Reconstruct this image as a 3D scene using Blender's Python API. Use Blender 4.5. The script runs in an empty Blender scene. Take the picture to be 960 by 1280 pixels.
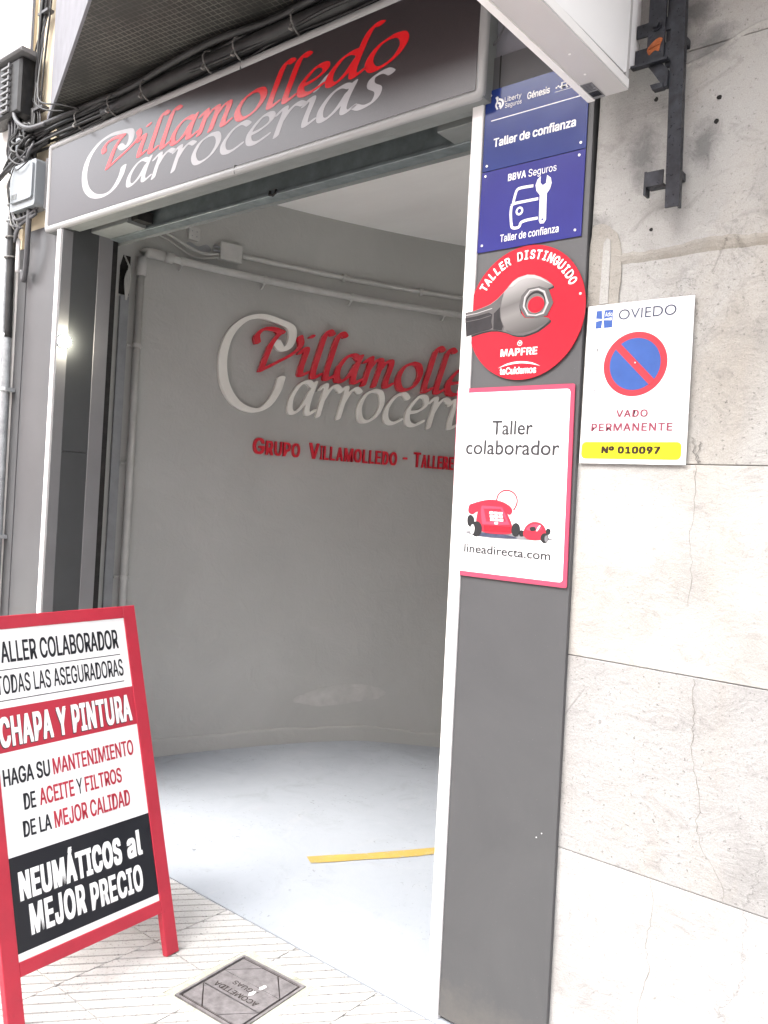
import bpy, math, random
import numpy as np
from mathutils import Vector, Matrix
S = bpy.context.scene
COL = S.collection
rnd = random.Random(7)
R_ = math.radians

# ------------------------------------------------------------------ camera
cam_d = bpy.data.cameras.new('camera'); cam = bpy.data.objects.new('camera', cam_d); COL.objects.link(cam)
cx = Vector((0.7712525, 0.63364315, 0.06054702))      # image right, in the world
cz = Vector((-0.63414094, 0.77310705, -0.01306751))   # view direction
cy = cz.cross(cx) * -1
cy = cx.cross(cz) * -1 if False else Vector((-0.05508946, -0.028317, 0.99807981))
m = Matrix.Identity(4)
for r in range(3):
    m[r][0] = cx[r]; m[r][1] = cy[r]; m[r][2] = -cz[r]
m[0][3], m[1][3], m[2][3] = 1.36229, -2.01334, 1.5
cam.matrix_world = m
cam_d.sensor_fit = 'VERTICAL'; cam_d.sensor_height = 24; cam_d.lens = 1036 / 1280 * 24
cam_d.clip_start = 0.02; cam_d.clip_end = 3000
S.camera = cam

# ------------------------------------------------------------------ light
SUN_EL, SUN_AZ = 52, -18      # azimuth measured from -Y (the street side) towards +X
w = bpy.data.worlds.new('World'); S.world = w; w.use_nodes = True
nt = w.node_tree; nt.nodes.clear()
sky = nt.nodes.new('ShaderNodeTexSky'); sky.sky_type = 'NISHITA'; sky.sun_disc = False
sky.sun_elevation = R_(SUN_EL)
sun_dir = Vector((math.sin(R_(SUN_AZ)) * math.cos(R_(SUN_EL)), -math.cos(R_(SUN_AZ)) * math.cos(R_(SUN_EL)), math.sin(R_(SUN_EL))))
sky.sun_rotation = math.atan2(sun_dir.x, sun_dir.y)
sky.dust_density = 4; sky.air_density = 1.2
hs = nt.nodes.new('ShaderNodeHueSaturation'); hs.inputs['Saturation'].default_value = 0.25
bg = nt.nodes.new('ShaderNodeBackground'); bg.inputs['Strength'].default_value = 0.15
wo = nt.nodes.new('ShaderNodeOutputWorld')
nt.links.new(sky.outputs[0], hs.inputs['Color']); nt.links.new(hs.outputs[0], bg.inputs[0]); nt.links.new(bg.outputs[0], wo.inputs[0])
sd = bpy.data.lights.new('sun', 'SUN'); sd.energy = 0.55; sd.angle = R_(50); sd.color = (1, 0.96, 0.9)
so = bpy.data.objects.new('sun', sd); COL.objects.link(so)
so.rotation_euler = (-sun_dir).to_track_quat('-Z', 'Y').to_euler(); so.location = (0, -5, 8)
S.view_settings.view_transform = 'Standard'; S.view_settings.look = 'None'
S.view_settings.exposure = 2.35; S.view_settings.gamma = 1
S.cycles.max_bounces = 16; S.cycles.diffuse_bounces = 10

# ------------------------------------------------------------------ materials
class G:
    """tiny node-graph helper"""
    def __init__(s, name, rough=0.5, metal=0.0):
        s.m = bpy.data.materials.new(name); s.m.use_nodes = True
        s.n = s.m.node_tree.nodes; s.l = s.m.node_tree.links
        s.b = s.n['Principled BSDF']; s.b.inputs['Roughness'].default_value = rough; s.b.inputs['Metallic'].default_value = metal
        s.tc = s.n.new('ShaderNodeTexCoord').outputs['Object']
    def link(s, a, b): s.l.new(a, b); return s
    def mp(s, scale=(1, 1, 1), rot=(0, 0, 0), loc=(0, 0, 0), src=None):
        n = s.n.new('ShaderNodeMapping'); s.l.new(src or s.tc, n.inputs[0])
        n.inputs['Scale'].default_value = scale; n.inputs['Rotation'].default_value = rot; n.inputs['Location'].default_value = loc
        return n.outputs[0]
    def noise(s, scale, detail=6, rough=0.6, dist=0, src=None):
        n = s.n.new('ShaderNodeTexNoise'); s.l.new(src or s.tc, n.inputs['Vector'])
        n.inputs['Scale'].default_value = scale; n.inputs['Detail'].default_value = detail
        n.inputs['Roughness'].default_value = rough; n.inputs['Distortion'].default_value = dist
        return n.outputs['Fac']
    def vor(s, scale, feature='DISTANCE_TO_EDGE', src=None):
        n = s.n.new('ShaderNodeTexVoronoi'); n.feature = feature; s.l.new(src or s.tc, n.inputs['Vector'])
        n.inputs['Scale'].default_value = scale
        return n.outputs['Distance']
    def ramp(s, src, stops):
        n = s.n.new('ShaderNodeValToRGB'); s.l.new(src, n.inputs[0]); e = n.color_ramp.elements
        while len(e) < len(stops): e.new(0.5)
        for i, (p, c) in enumerate(stops):
            e[i].position = p; e[i].color = (c if isinstance(c, tuple) else (c, c, c)) + (1,)
        return n.outputs[0]
    def math(s, op, a, b=0.0):
        n = s.n.new('ShaderNodeMath'); n.operation = op
        for i, x in enumerate((a, b)):
            if isinstance(x, (int, float)): n.inputs[i].default_value = x
            else: s.l.new(x, n.inputs[i])
        return n.outputs[0]
    def mix(s, f, a, b, mode='MIX'):
        n = s.n.new('ShaderNodeMix'); n.data_type = 'RGBA'; n.blend_type = mode
        for i, x in ((0, f), (6, a), (7, b)):
            if isinstance(x, (int, float)): n.inputs[i].default_value = x
            elif isinstance(x, tuple): n.inputs[i].default_value = x + (1,)
            else: s.l.new(x, n.inputs[i])
        return n.outputs[2]
    def bump(s, h, strength=0.3, dist=0.01, prev=None):
        n = s.n.new('ShaderNodeBump'); s.l.new(h, n.inputs['Height'])
        n.inputs['Strength'].default_value = strength; n.inputs['Distance'].default_value = dist
        if prev: s.l.new(prev, n.inputs['Normal'])
        return n.outputs[0]
    def done(s, col=None, normal=None, rough=None):
        if col is not None:
            if isinstance(col, tuple): s.b.inputs['Base Color'].default_value = col + (1,)
            else: s.l.new(col, s.b.inputs['Base Color'])
        if normal: s.l.new(normal, s.b.inputs['Normal'])
        if rough: s.l.new(rough, s.b.inputs['Roughness'])
        return s.m

def simple(name, col, rough=0.5, metal=0.0, var=0.12, scale=6, bump=0.0, bscale=80, coat=0.0, rvar=0.0, ior=None):
    g = G(name, rough, metal)
    n = g.noise(scale, 5, 0.6)
    lo = tuple(c * (1 - var) for c in col); hi = tuple(min(1, c * (1 + var)) for c in col)
    c = g.ramp(n, [(0.3, lo), (0.7, hi)])
    nm = g.bump(g.noise(bscale, 3), bump, 0.002) if bump else None
    rg = None
    if rvar: rg = g.ramp(g.noise(scale * 2.3, 4), [(0.3, max(0.02, rough - rvar)), (0.7, rough + rvar)])
    if coat: g.b.inputs['Coat Weight'].default_value = coat; g.b.inputs['Coat Roughness'].default_value = 0.08
    if ior: g.b.inputs['IOR'].default_value = ior
    return g.done(c, nm, rg)

def stone_mat(name, base, base2, dark, spk=0.5, spots=()):
    g = G(name, 0.85)
    big = g.noise(2.2, 8, 0.62, 0.4)
    c = g.ramp(big, [(0.34, base2), (0.52, base), (0.72, tuple(min(1, x * 1.08) for x in base))])
    warm = g.ramp(g.noise(1.3, 5, 0.6, 1.0, g.mp((2.5, 1, 0.6), loc=(3, 1, 2))), [(0.52, 0.0), (0.72, 0.45)])
    c = g.mix(warm, c, tuple(x * y for x, y in zip(base, (1.0, 0.9, 0.78))))
    # trowel smears and scraped patches
    sm = g.noise(7, 10, 0.72, 1.6, g.mp((1, 1, 1.6), loc=(9, 4, 1)))
    c = g.mix(g.ramp(sm, [(0.54, 0.0), (0.70, 0.5)]), c, dark)
    c = g.mix(g.ramp(sm, [(0.30, 0.5), (0.38, 0.0)]), c, tuple(min(1, x * 1.25) for x in base))
    for sx, sz, rx, rz in spots:       # grey cement smears round the fixings
        d = g.n.new('ShaderNodeVectorMath'); d.operation = 'LENGTH'
        g.l.new(g.mp((1 / rx, 0, 1 / rz), loc=(-sx / rx, 0, -sz / rz)), d.inputs[0])
        dd_ = g.math('ADD', d.outputs['Value'], g.math('MULTIPLY', g.math('SUBTRACT', g.noise(24, 8, 0.7, 1.0), 0.5), 1.6))
        c = g.mix(g.ramp(dd_, [(0.25, 0.75), (1.0, 0.0)]), c, (0.12, 0.122, 0.12))
    # pits and specks
    sp = g.noise(95, 4, 0.7)
    c = g.mix(g.ramp(sp, [(0.60, 0.0), (0.70, spk)]), c, tuple(x * 0.55 for x in dark))
    grain = g.noise(320, 2, 0.6)
    c = g.mix(0.35, c, g.ramp(grain, [(0.3, 0.35), (0.7, 0.65)]), 'OVERLAY')
    # hairline cracks
    wv = g.noise(3, 5, 0.7)
    v = g.n.new('ShaderNodeVectorMath'); v.operation = 'ADD'; g.l.new(g.mp((1, 1, 0.55), loc=(2, 7, 3)), v.inputs[0])
    vs = g.n.new('ShaderNodeVectorMath'); vs.operation = 'SCALE'; g.l.new(g.noise(6, 6, 0.7), vs.inputs[0]); vs.inputs['Scale'].default_value = 0.5
    g.l.new(vs.outputs[0], v.inputs[1])
    cr = g.vor(2.1, src=v.outputs[0])
    crk = g.ramp(cr, [(0.0, 1.0), (0.006, 0.0)])
    gate = g.ramp(g.noise(1.9, 2, 0.5, 0, g.mp(loc=(5, 5, 5))), [(0.50, 0.0), (0.56, 1.0)])
    crk = g.math('MULTIPLY', crk, gate)
    c = g.mix(g.math('MULTIPLY', crk, 0.3), c, tuple(x * 0.4 for x in dark))
    fine = g.noise(26, 8, 0.75, 1.0)
    c = g.mix(g.ramp(fine, [(0.58, 0.0), (0.70, 0.4)]), c, dark)
    rip = g.noise(16, 5, 0.6, 2.5, g.mp((0.8, 1, 1.2), loc=(1, 2, 8)))
    h = g.math('ADD', g.math('MULTIPLY', sm, 1.0), g.math('MULTIPLY', sp, 0.35))
    h = g.math('ADD', h, g.math('MULTIPLY', rip, 0.5))
    h = g.math('SUBTRACT', h, g.math('MULTIPLY', crk, 0.3))
    nm = g.bump(h, 0.55, 0.008); nm = g.bump(grain, 0.25, 0.001, nm)
    return g.done(c, nm)

M = {}
M['stone_up'] = stone_mat('stone_upper_shaded', (0.365, 0.36, 0.343), (0.27, 0.264, 0.25), (0.17, 0.165, 0.153), 0.8, [(-.265, 2.41, .05, .075), (-.26, 2.66, .07, .06), (-.30, 2.75, .06, .05), (-.42, 2.42, .05, .10), (-.535, 2.25, .05, .05)])  # base darker than the lowest course: the overhang's shade put into the colour
M['stone_mid'] = stone_mat('stone_middle', (0.42, 0.415, 0.398), (0.33, 0.322, 0.305), (0.20, 0.19, 0.17), 0.5)
M['stone_lower_speckled'] = stone_mat('stone_lower_speckled', (0.335, 0.332, 0.326), (0.27, 0.266, 0.26), (0.18, 0.176, 0.168), 0.95)
M['stone_low'] = stone_mat('stone_lower', (0.40, 0.397, 0.39), (0.33, 0.326, 0.32), (0.22, 0.216, 0.21), 0.5)
M['patch'] = stone_mat('mortar_patch', (0.30, 0.285, 0.255), (0.22, 0.20, 0.175), (0.13, 0.12, 0.10), 0.6)
M['joint'] = simple('joint_mortar', (0.28, 0.27, 0.25), 0.9, var=0.3, scale=30)
M['crack'] = simple('crack_dirt', (0.20, 0.19, 0.175), 0.95, var=0.4, scale=60)
M['pillar'] = simple('grey_cladding', (0.066, 0.067, 0.070), 0.42, var=0.07, scale=3, bump=0.04, bscale=400, rvar=0.05)
M['left_panel'] = simple('grey_side_cladding', (0.095, 0.096, 0.099), 0.28, var=0.12, scale=2)
M['reveal'] = simple('dark_cladding', (0.05, 0.053, 0.055), 0.33, var=0.15, scale=2, bump=0.03, bscale=300)
M['frame_alu'] = simple('silver_sign_frame', (0.30, 0.30, 0.297), 0.35, 0.1, var=0.05, scale=3)
M['filler'] = simple('pale_filler', (0.44, 0.44, 0.42), 0.6, var=0.12, scale=10, bump=0.3, bscale=30)
M['trim'] = simple('white_lacquered_trim', (0.82, 0.81, 0.80), 0.38, var=0.04, scale=3, rvar=0.06)
M['alu'] = simple('brushed_aluminium', (0.62, 0.62, 0.61), 0.35, 0.5, var=0.08, scale=4)
M['galv'] = simple('galvanised_steel', (0.20, 0.23, 0.235), 0.5, 0.55, var=0.2, scale=14, bump=0.08, bscale=60, rvar=0.1)
M['soffit'] = simple('grey_painted_metal', (0.19, 0.20, 0.195), 0.55, var=0.12, scale=9, bump=0.05)
M['bar'] = simple('grey_door_guide', (0.16, 0.16, 0.163), 0.5, var=0.08, scale=4)
M['black'] = simple('black_void', (0.012, 0.011, 0.01), 0.9, var=0.5, scale=30)
M['inpaint'] = simple('pipe_grey_paint', (0.45, 0.45, 0.43), 0.45, var=0.1, scale=12, bump=0.12, bscale=40)
M['inpaint_d'] = simple('darker_grey_paint', (0.27, 0.28, 0.29), 0.6, var=0.15, scale=9)
M['white'] = simple('white_print', (0.82, 0.82, 0.82), 0.3, var=0.01)
M['text_w'] = simple('white_lettering', (0.85, 0.85, 0.85), 0.3, var=0.01)
M['text_g'] = simple('grey_lettering', (0.04, 0.04, 0.045), 0.4, var=0.03)
M['text_k'] = simple('dark_blue_black_lettering', (0.008, 0.010, 0.015), 0.4, var=0.03)
M['text_lg'] = simple('faded_lettering', (0.20, 0.20, 0.21), 0.5, var=0.2, scale=50)
M['text_navy'] = simple('faded_navy_lettering', (0.045, 0.055, 0.10), 0.5, var=0.4, scale=60)
M['text_wine'] = simple('faded_red_lettering', (0.25, 0.045, 0.08), 0.5, var=0.2, scale=60)
M['text_br'] = simple('dark_brown_lettering', (0.03, 0.012, 0.004), 0.4, var=0.1)
M['blue'] = simple('blue_enamel', (0.014, 0.034, 0.18), 0.16, var=0.12, scale=2.5, rvar=0.04)
M['blue2'] = simple('blue_violet_enamel', (0.026, 0.030, 0.20), 0.16, var=0.1, scale=2.5, rvar=0.04)
M['redsign'] = simple('red_enamel', (0.46, 0.015, 0.030), 0.18, var=0.05, scale=2)
M['pinkred'] = simple('pinkish_red_border', (0.42, 0.06, 0.11), 0.3, var=0.04)
M['redpaint'] = simple('red_painted_wood', (0.42, 0.020, 0.042), 0.38, var=0.08, scale=8, bump=0.06, bscale=50)
M['redprint'] = simple('red_print', (0.42, 0.022, 0.045), 0.35, var=0.03)
M['navy'] = simple('near_black_print', (0.006, 0.007, 0.012), 0.28, var=0.1)
M['vred'] = simple('faded_red_ring', (0.42, 0.03, 0.045), 0.35, var=0.08, scale=30)
M['vblue'] = simple('faded_blue_disc', (0.03, 0.085, 0.30), 0.35, var=0.12, scale=12)
M['yellow'] = simple('yellow_label', (0.85, 0.82, 0.01), 0.35, var=0.02)
M['steel_l'] = simple('printed_steel_light', (0.25, 0.24, 0.235), 0.25, 0.0, var=0.12, scale=14)
M['steel_m'] = simple('printed_steel_mid', (0.10, 0.096, 0.096), 0.25, 0.0, var=0.15, scale=20)
M['steel_d'] = simple('printed_steel_dark', (0.025, 0.025, 0.027), 0.25, 0.0, var=0.3, scale=16)
M['steel_h'] = simple('printed_steel_highlight', (0.42, 0.41, 0.41), 0.25, 0.0, var=0.03)
M['fw'] = simple('yellow_floor_paint', (0.46, 0.28, 0.06), 0.6, var=0.3, scale=40, bump=0.1)
M['cable'] = simple('black_cable', (0.014, 0.014, 0.014), 0.5, var=0.6, scale=20)
M['cable_g'] = simple('grey_cable', (0.075, 0.075, 0.08), 0.5, var=0.2, scale=20)
M['tie'] = simple('pale_cable_tie', (0.16, 0.155, 0.145), 0.5, var=0.2)
M['plastic'] = simple('grey_plastic_box', (0.24, 0.26, 0.275), 0.4, var=0.06, scale=6)
M['conduit'] = simple('weathered_conduit', (0.34, 0.36, 0.37), 0.4, 0.4, var=0.25, scale=25, bump=0.15, bscale=30)
M['cream'] = simple('cream_render', (0.72, 0.62, 0.45), 0.85, var=0.10, scale=4, bump=0.15, bscale=60)
M['whitewall'] = simple('white_render', (0.82, 0.80, 0.76), 0.85, var=0.05, scale=3, bump=0.15, bscale=60)
M['bayside'] = simple('pale_grey_render', (0.17, 0.17, 0.19), 0.8, var=0.12, scale=8, bump=0.15, bscale=50)
M['blacksteel'] = simple('black_painted_steel', (0.022, 0.024, 0.03), 0.38, 0.3, var=0.6, scale=40, bump=0.25, bscale=70, rvar=0.15)
M['rust'] = simple('rust', (0.36, 0.10, 0.03), 0.9, var=0.4, scale=60, bump=0.3)
M['boxwhite'] = simple('lightbox_white_face', (0.88, 0.88, 0.88), 0.35, var=0.01)
M['boxgrey'] = simple('lightbox_grey_metal', (0.50, 0.49, 0.49), 0.42, 0.0, var=0.03, scale=2)
M['iron'] = simple('worn_cast_iron', (0.24, 0.225, 0.23), 0.5, 0.35, var=0.3, scale=30, bump=0.4, bscale=160, rvar=0.1)
M['iron_d'] = simple('cast_iron_groove', (0.045, 0.036, 0.033), 0.8, 0.2, var=0.4, scale=40)
M['mortar'] = stone_mat('manhole_mortar', (0.42, 0.43, 0.36), (0.34, 0.35, 0.28), (0.2, 0.2, 0.16), 0.7)
M['rubber'] = simple('black_tyre_print', (0.012, 0.012, 0.014), 0.5, var=0.1)
M['asphalt'] = simple('pale_street_paving', (0.36, 0.35, 0.33), 0.9, var=0.3, scale=40, bump=0.3)
M['kerb'] = simple('granite_kerb', (0.35, 0.34, 0.33), 0.85, var=0.2, scale=50, bump=0.2)
M['earth'] = simple('ground_earth', (0.12, 0.11, 0.09), 0.95, var=0.3, scale=0.2)
M['oppwall'] = simple('opposite_rose_render', (0.75, 0.58, 0.56), 0.85, var=0.08, scale=0.7)
M['glass'] = simple('window_glass', (0.03, 0.035, 0.04), 0.05, var=0.1)
M['chrome'] = simple('rivet_metal', (0.75, 0.75, 0.75), 0.3, 0.5, var=0.02)

g = G('scuffed_red_paint', 0.4)
c = g.ramp(g.noise(8, 5), [(0.3, (0.37, 0.018, 0.038)), (0.7, (0.46, 0.022, 0.045))])
c = g.mix(g.ramp(g.noise(38, 7, 0.8, 0.6, g.mp((1, 1, 0.5))), [(0.665, 0.0), (0.69, 0.8)]), c, (0.20, 0.09, 0.07))
c = g.mix(g.ramp(g.noise(14, 7, 0.7, 1.5), [(0.60, 0.0), (0.72, 0.3)]), c, (0.16, 0.012, 0.02))
M['redpaint'] = g.done(c, g.bump(g.noise(60, 4), 0.12, 0.002), g.ramp(g.noise(12, 5), [(0.3, 0.3), (0.7, 0.55)]))
g = G('smudged_grey_cladding', 0.42)
n1 = g.noise(2.5, 7, 0.65, 0.8); n2 = g.noise(9, 8, 0.75, 2.0, g.mp((1, 1, 0.3)))
c = g.ramp(n1, [(0.3, (0.066, 0.067, 0.070)), (0.7, (0.080, 0.081, 0.084))])
c = g.mix(g.ramp(n2, [(0.60, 0.0), (0.74, 0.35)]), c, (0.115, 0.113, 0.11))
c = g.mix(g.ramp(g.noise(260, 2, 0.5), [(0.70, 0.0), (0.74, 0.6)]), c, (0.16, 0.16, 0.16))
sep = g.n.new('ShaderNodeSeparateXYZ'); g.l.new(g.tc, sep.inputs[0])      # splash dirt at the foot
sp_ = g.math('ADD', g.math('MULTIPLY', sep.outputs['Z'], 3.2), g.math('MULTIPLY', g.noise(18, 8, 0.75), 1.0))
c = g.mix(g.ramp(sp_, [(0.55, 0.6), (0.95, 0.0)]), c, (0.13, 0.122, 0.11))
M['pillar'] = g.done(c, g.bump(g.noise(400, 3), 0.05, 0.001), g.ramp(n2, [(0.3, 0.34), (0.7, 0.52)]))
g = G('printed_steel_shaded', 0.25)
sep = g.n.new('ShaderNodeSeparateXYZ'); g.l.new(g.tc, sep.inputs[0])
hz = g.math('ADD', g.math('MULTIPLY', sep.outputs['Z'], 1.0), g.math('MULTIPLY', sep.outputs['X'], -0.25))
c = g.ramp(g.math('DIVIDE', g.math('SUBTRACT', hz, 0.11), 0.18), [(0.0, (0.05, 0.047, 0.046)), (0.22, (0.12, 0.115, 0.112)), (0.45, (0.20, 0.192, 0.188)), (0.62, (0.13, 0.125, 0.122)), (0.78, (0.24, 0.232, 0.228)), (1.0, (0.40, 0.39, 0.385))])
M['steel_l'] = g.done(c)
g = G('worn_yellow_floor_paint', 0.6)
c = g.ramp(g.noise(12, 6, 0.7), [(0.3, (0.38, 0.27, 0.07)), (0.7, (0.48, 0.345, 0.075))])
c = g.mix(g.ramp(g.noise(32, 8, 0.8, 0.8), [(0.55, 0.0), (0.66, 0.8)]), c, (0.36, 0.375, 0.38))
M['fw'] = g.done(c, g.bump(g.noise(90, 4), 0.15, 0.002))
# sign acrylic, base tinted warm in place of a reddish reflection
g = G('sign_acrylic', 0.28); g.b.inputs['IOR'].default_value = 1.75
M['acryl'] = g.done(g.ramp(g.noise(700, 2, 0.5), [(0.35, (0.019, 0.013, 0.0145)), (0.65, (0.034, 0.026, 0.028))]))
M['acryl_red'] = simple('sign_red_vinyl', (0.62, 0.012, 0.016), 0.2, var=0.03)
M['acryl_sil'] = simple('sign_silver_vinyl', (0.36, 0.35, 0.36), 0.24, var=0.03)
M['let_red'] = simple('gloss_red_letter', (0.62, 0.012, 0.03), 0.10, var=0.04, scale=3, coat=0.8)
M['let_red2'] = simple('gloss_red_small_letter', (0.60, 0.012, 0.03), 0.3, var=0.04, scale=3)
M['let_sil'] = simple('silver_letter', (0.84, 0.83, 0.78), 0.3, 0.2, var=0.05, scale=3)
# interior wall: uneven trowelled grey paint
g = G('grey_garage_paint', 0.6)
n1 = g.noise(1.6, 6, 0.6, 0.6); n2 = g.noise(9, 8, 0.65, 0.5); n3 = g.noise(60, 4)
c = g.ramp(n1, [(0.3, (0.375, 0.378, 0.36)), (0.7, (0.425, 0.428, 0.41))])
c = g.mix(g.ramp(n2, [(0.60, 0.0), (0.75, 0.35)]), c, (0.47, 0.465, 0.45))
c = g.mix(g.ramp(g.noise(34, 6, 0.7), [(0.68, 0.0), (0.74, 0.5)]), c, (0.27, 0.265, 0.25))
nm = g.bump(g.math('ADD', n2, g.math('MULTIPLY', n3, 0.12)), 0.5, 0.012)
M['inwall'] = g.done(c, nm)
g = G('white_ceiling', 0.8)
M['ceil'] = g.done(g.ramp(g.noise(1.4, 5, 0.6, 0.3, g.mp((1, 3, 1))), [(0.3, (0.82, 0.81, 0.79)), (0.7, (0.88, 0.87, 0.85))]), g.bump(g.noise(20, 4), 0.1, 0.005))
# painted garage floor
g = G('painted_floor', 0.5)
n1 = g.noise(1.1, 6, 0.6, 0.5); n2 = g.noise(5, 9, 0.7, 0.8)
c = g.ramp(n1, [(0.3, (0.325, 0.35, 0.385)), (0.7, (0.385, 0.41, 0.445))])
c = g.mix(g.ramp(n2, [(0.55, 0.0), (0.75, 0.4)]), c, (0.24, 0.25, 0.26))
sc = g.ramp(g.noise(22, 6, 0.75, 2.2), [(0.60, 0.0), (0.66, 0.8)])
gt = g.ramp(g.noise(2.2, 3, 0.5, 0, g.mp(loc=(4, 2, 0))), [(0.46, 0.0), (0.58, 1.0)])
c = g.mix(g.math('MULTIPLY', sc, gt), c, (0.10, 0.10, 0.10))
c = g.mix(g.ramp(g.noise(3.5, 8, 0.75, 3.0, g.mp((1, 0.35, 1), rot=(0, 0, R_(30)))), [(0.56, 0.0), (0.66, 0.35)]), c, (0.42, 0.43, 0.44))
nm = g.bump(g.math('ADD', n2, g.math('MULTIPLY', g.noise(120, 3), 0.15)), 0.3, 0.006)
M['floor'] = g.done(c, nm, g.ramp(n2, [(0.3, 0.38), (0.7, 0.6)]))
# pavement tile: terrazzo-like pale cement with brown specks
g = G('pavement_tile', 0.75)
n1 = g.noise(2.5, 6, 0.6)
c = g.ramp(n1, [(0.3, (0.40, 0.392, 0.38)), (0.7, (0.50, 0.49, 0.478))])
c = g.mix(g.ramp(g.noise(130, 3, 0.6), [(0.58, 0.0), (0.66, 0.7)]), c, (0.17, 0.15, 0.135))
c = g.mix(g.ramp(g.noise(8, 6, 0.7, 1), [(0.55, 0.0), (0.7, 0.35)]), c, (0.34, 0.30, 0.27))
M['tile'] = g.done(c, g.bump(g.noise(110, 4), 0.4, 0.002))
M['tile_j'] = simple('pavement_joint', (0.17, 0.165, 0.14), 0.95, var=0.4, scale=20)
# mosaic soffit: small dark squares with pale dirty joints
g = G('mosaic_soffit', 0.6)
br = g.n.new('ShaderNodeTexBrick'); br.offset = 0.0; br.squash = 1
wob = g.n.new('ShaderNodeVectorMath'); wob.operation = 'ADD'
g.l.new(g.mp(rot=(0, 0, R_(-8))), wob.inputs[0])
w2 = g.n.new('ShaderNodeVectorMath'); w2.operation = 'SCALE'; nn = g.n.new('ShaderNodeTexNoise'); nn.inputs['Scale'].default_value = 5; g.l.new(g.tc, nn.inputs['Vector'])
g.l.new(nn.outputs['Color'], w2.inputs[0]); w2.inputs['Scale'].default_value = 0.012; g.l.new(w2.outputs[0], wob.inputs[1])
g.l.new(wob.outputs[0], br.inputs['Vector'])
br.inputs['Scale'].default_value = 1.0; br.inputs['Brick Width'].default_value = 0.024; br.inputs['Row Height'].default_value = 0.024
br.inputs['Mortar Size'].default_value = 0.0026; br.inputs['Mortar Smooth'].default_value = 0.4
br.inputs['Color1'].default_value = (0.012, 0.0125, 0.012, 1); br.inputs['Color2'].default_value = (0.026, 0.025, 0.022, 1)
br.inputs['Mortar'].default_value = (0.12, 0.115, 0.10, 1)
gt = g.ramp(g.noise(3.2, 5, 0.65, 0.5), [(0.40, 0.15), (0.62, 1.0)])
c = g.mix(gt, (0.018, 0.0175, 0.016), br.outputs['Color'])
c = g.mix(g.ramp(g.noise(6, 8, 0.75, 1.2), [(0.55, 0.0), (0.78, 0.55)]), c, (0.10, 0.092, 0.078))
M['mosaic'] = g.done(c, g.bump(br.outputs['Fac'], -0.4, 0.002), None)
# glowing lens of the lamp added on the left jamb
g = G('added_lamp_lens', 0.3); g.b.inputs['Emission Color'].default_value = (1, 0.93, 0.75, 1); g.b.inputs['Emission Strength'].default_value = 60
M['lamp'] = g.done((0.9, 0.9, 0.85))

# ------------------------------------------------------------------ geometry helpers
class MB:
    def __init__(s): s.v = []; s.f = []
    def add(s, vs, fs):
        o = len(s.v); s.v += [tuple(map(float, p)) for p in vs]; s.f += [tuple(i + o for i in f) for f in fs]; return s
    def box(s, x0, x1, y0, y1, z0, z1, fm=None, ch=0.0):
        if ch:
            a = [(x0, z0), (x1, z0), (x1, z1), (x0, z1)]
            v = [(x, y1, z) for x, z in a] + [(x, y0 + ch, z) for x, z in a]
            b = [(x0 + ch, z0 + ch), (x1 - ch, z0 + ch), (x1 - ch, z1 - ch), (x0 + ch, z1 - ch)]
            v += [(x, y0, z) for x, z in b]
            f = [(0, 1, 2, 3)] + [(i, i + 4, (i + 1) % 4 + 4, (i + 1) % 4) for i in range(4)] + [(i + 4, i + 8, (i + 1) % 4 + 8, (i + 1) % 4 + 4) for i in range(4)] + [(11, 10, 9, 8)]
        else:
            v = [(x, y, z) for z in (z0, z1) for y in (y0, y1) for x in (x0, x1)]
            f = [(0, 2, 3, 1), (4, 5, 7, 6), (0, 1, 5, 4), (2, 6, 7, 3), (0, 4, 6, 2), (1, 3, 7, 5)]
        if fm: v = [fm(*p) for p in v]
        return s.add(v, f)
    def poly(s, pts, w0, w1, fm):
        """extrude a 2-D outline (u,v) from w0 to w1 through the mapping fm(u,v,w)"""
        n = len(pts)
        v = [fm(a, b, w0) for a, b in pts] + [fm(a, b, w1) for a, b in pts]
        f = [tuple(range(n - 1, -1, -1)), tuple(range(n, 2 * n))] + [(i, (i + 1) % n, (i + 1) % n + n, i + n) for i in range(n)]
        return s.add(v, f)
    def tube(s, pts, r, n=8, caps=True):
        pts = [Vector(p) for p in pts]; k = len(pts); vs = []; up = Vector((0.13, 0.31, 0.94)).normalized()
        for i, p in enumerate(pts):
            t = (pts[min(i + 1, k - 1)] - pts[max(i - 1, 0)]).normalized()
            a = t.cross(up)
            if a.length < 0.05: a = t.cross(Vector((1, 0, 0)))
            a.normalize(); b = t.cross(a)
            rr = r[i] if isinstance(r, (list, tuple)) else r
            for j in range(n):
                q = 2 * math.pi * j / n
                vs.append(p + (a * math.cos(q) + b * math.sin(q)) * rr)
        fs = [(i * n + j, i * n + (j + 1) % n, (i + 1) * n + (j + 1) % n, (i + 1) * n + j) for i in range(k - 1) for j in range(n)]
        if caps: fs += [tuple(range(n - 1, -1, -1)), tuple(range((k - 1) * n, k * n))]
        return s.add(vs, fs)
    def build(s, name, mat, parent=None, loc=None, smooth=False):
        org = Vector(parent['_o']) if parent else Vector(loc or (0, 0, 0))
        me = bpy.data.meshes.new(name)
        me.from_pydata([tuple(Vector(p) - org) for p in s.v], [], s.f); me.validate(); me.update()
        if smooth:
            for p in me.polygons: p.use_smooth = True
        o = bpy.data.objects.new(name, me); me.materials.append(M[mat]); COL.objects.link(o)
        if parent: o.parent = parent
        else: o.location = org
        o['_o'] = tuple(org)
        return o

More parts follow.
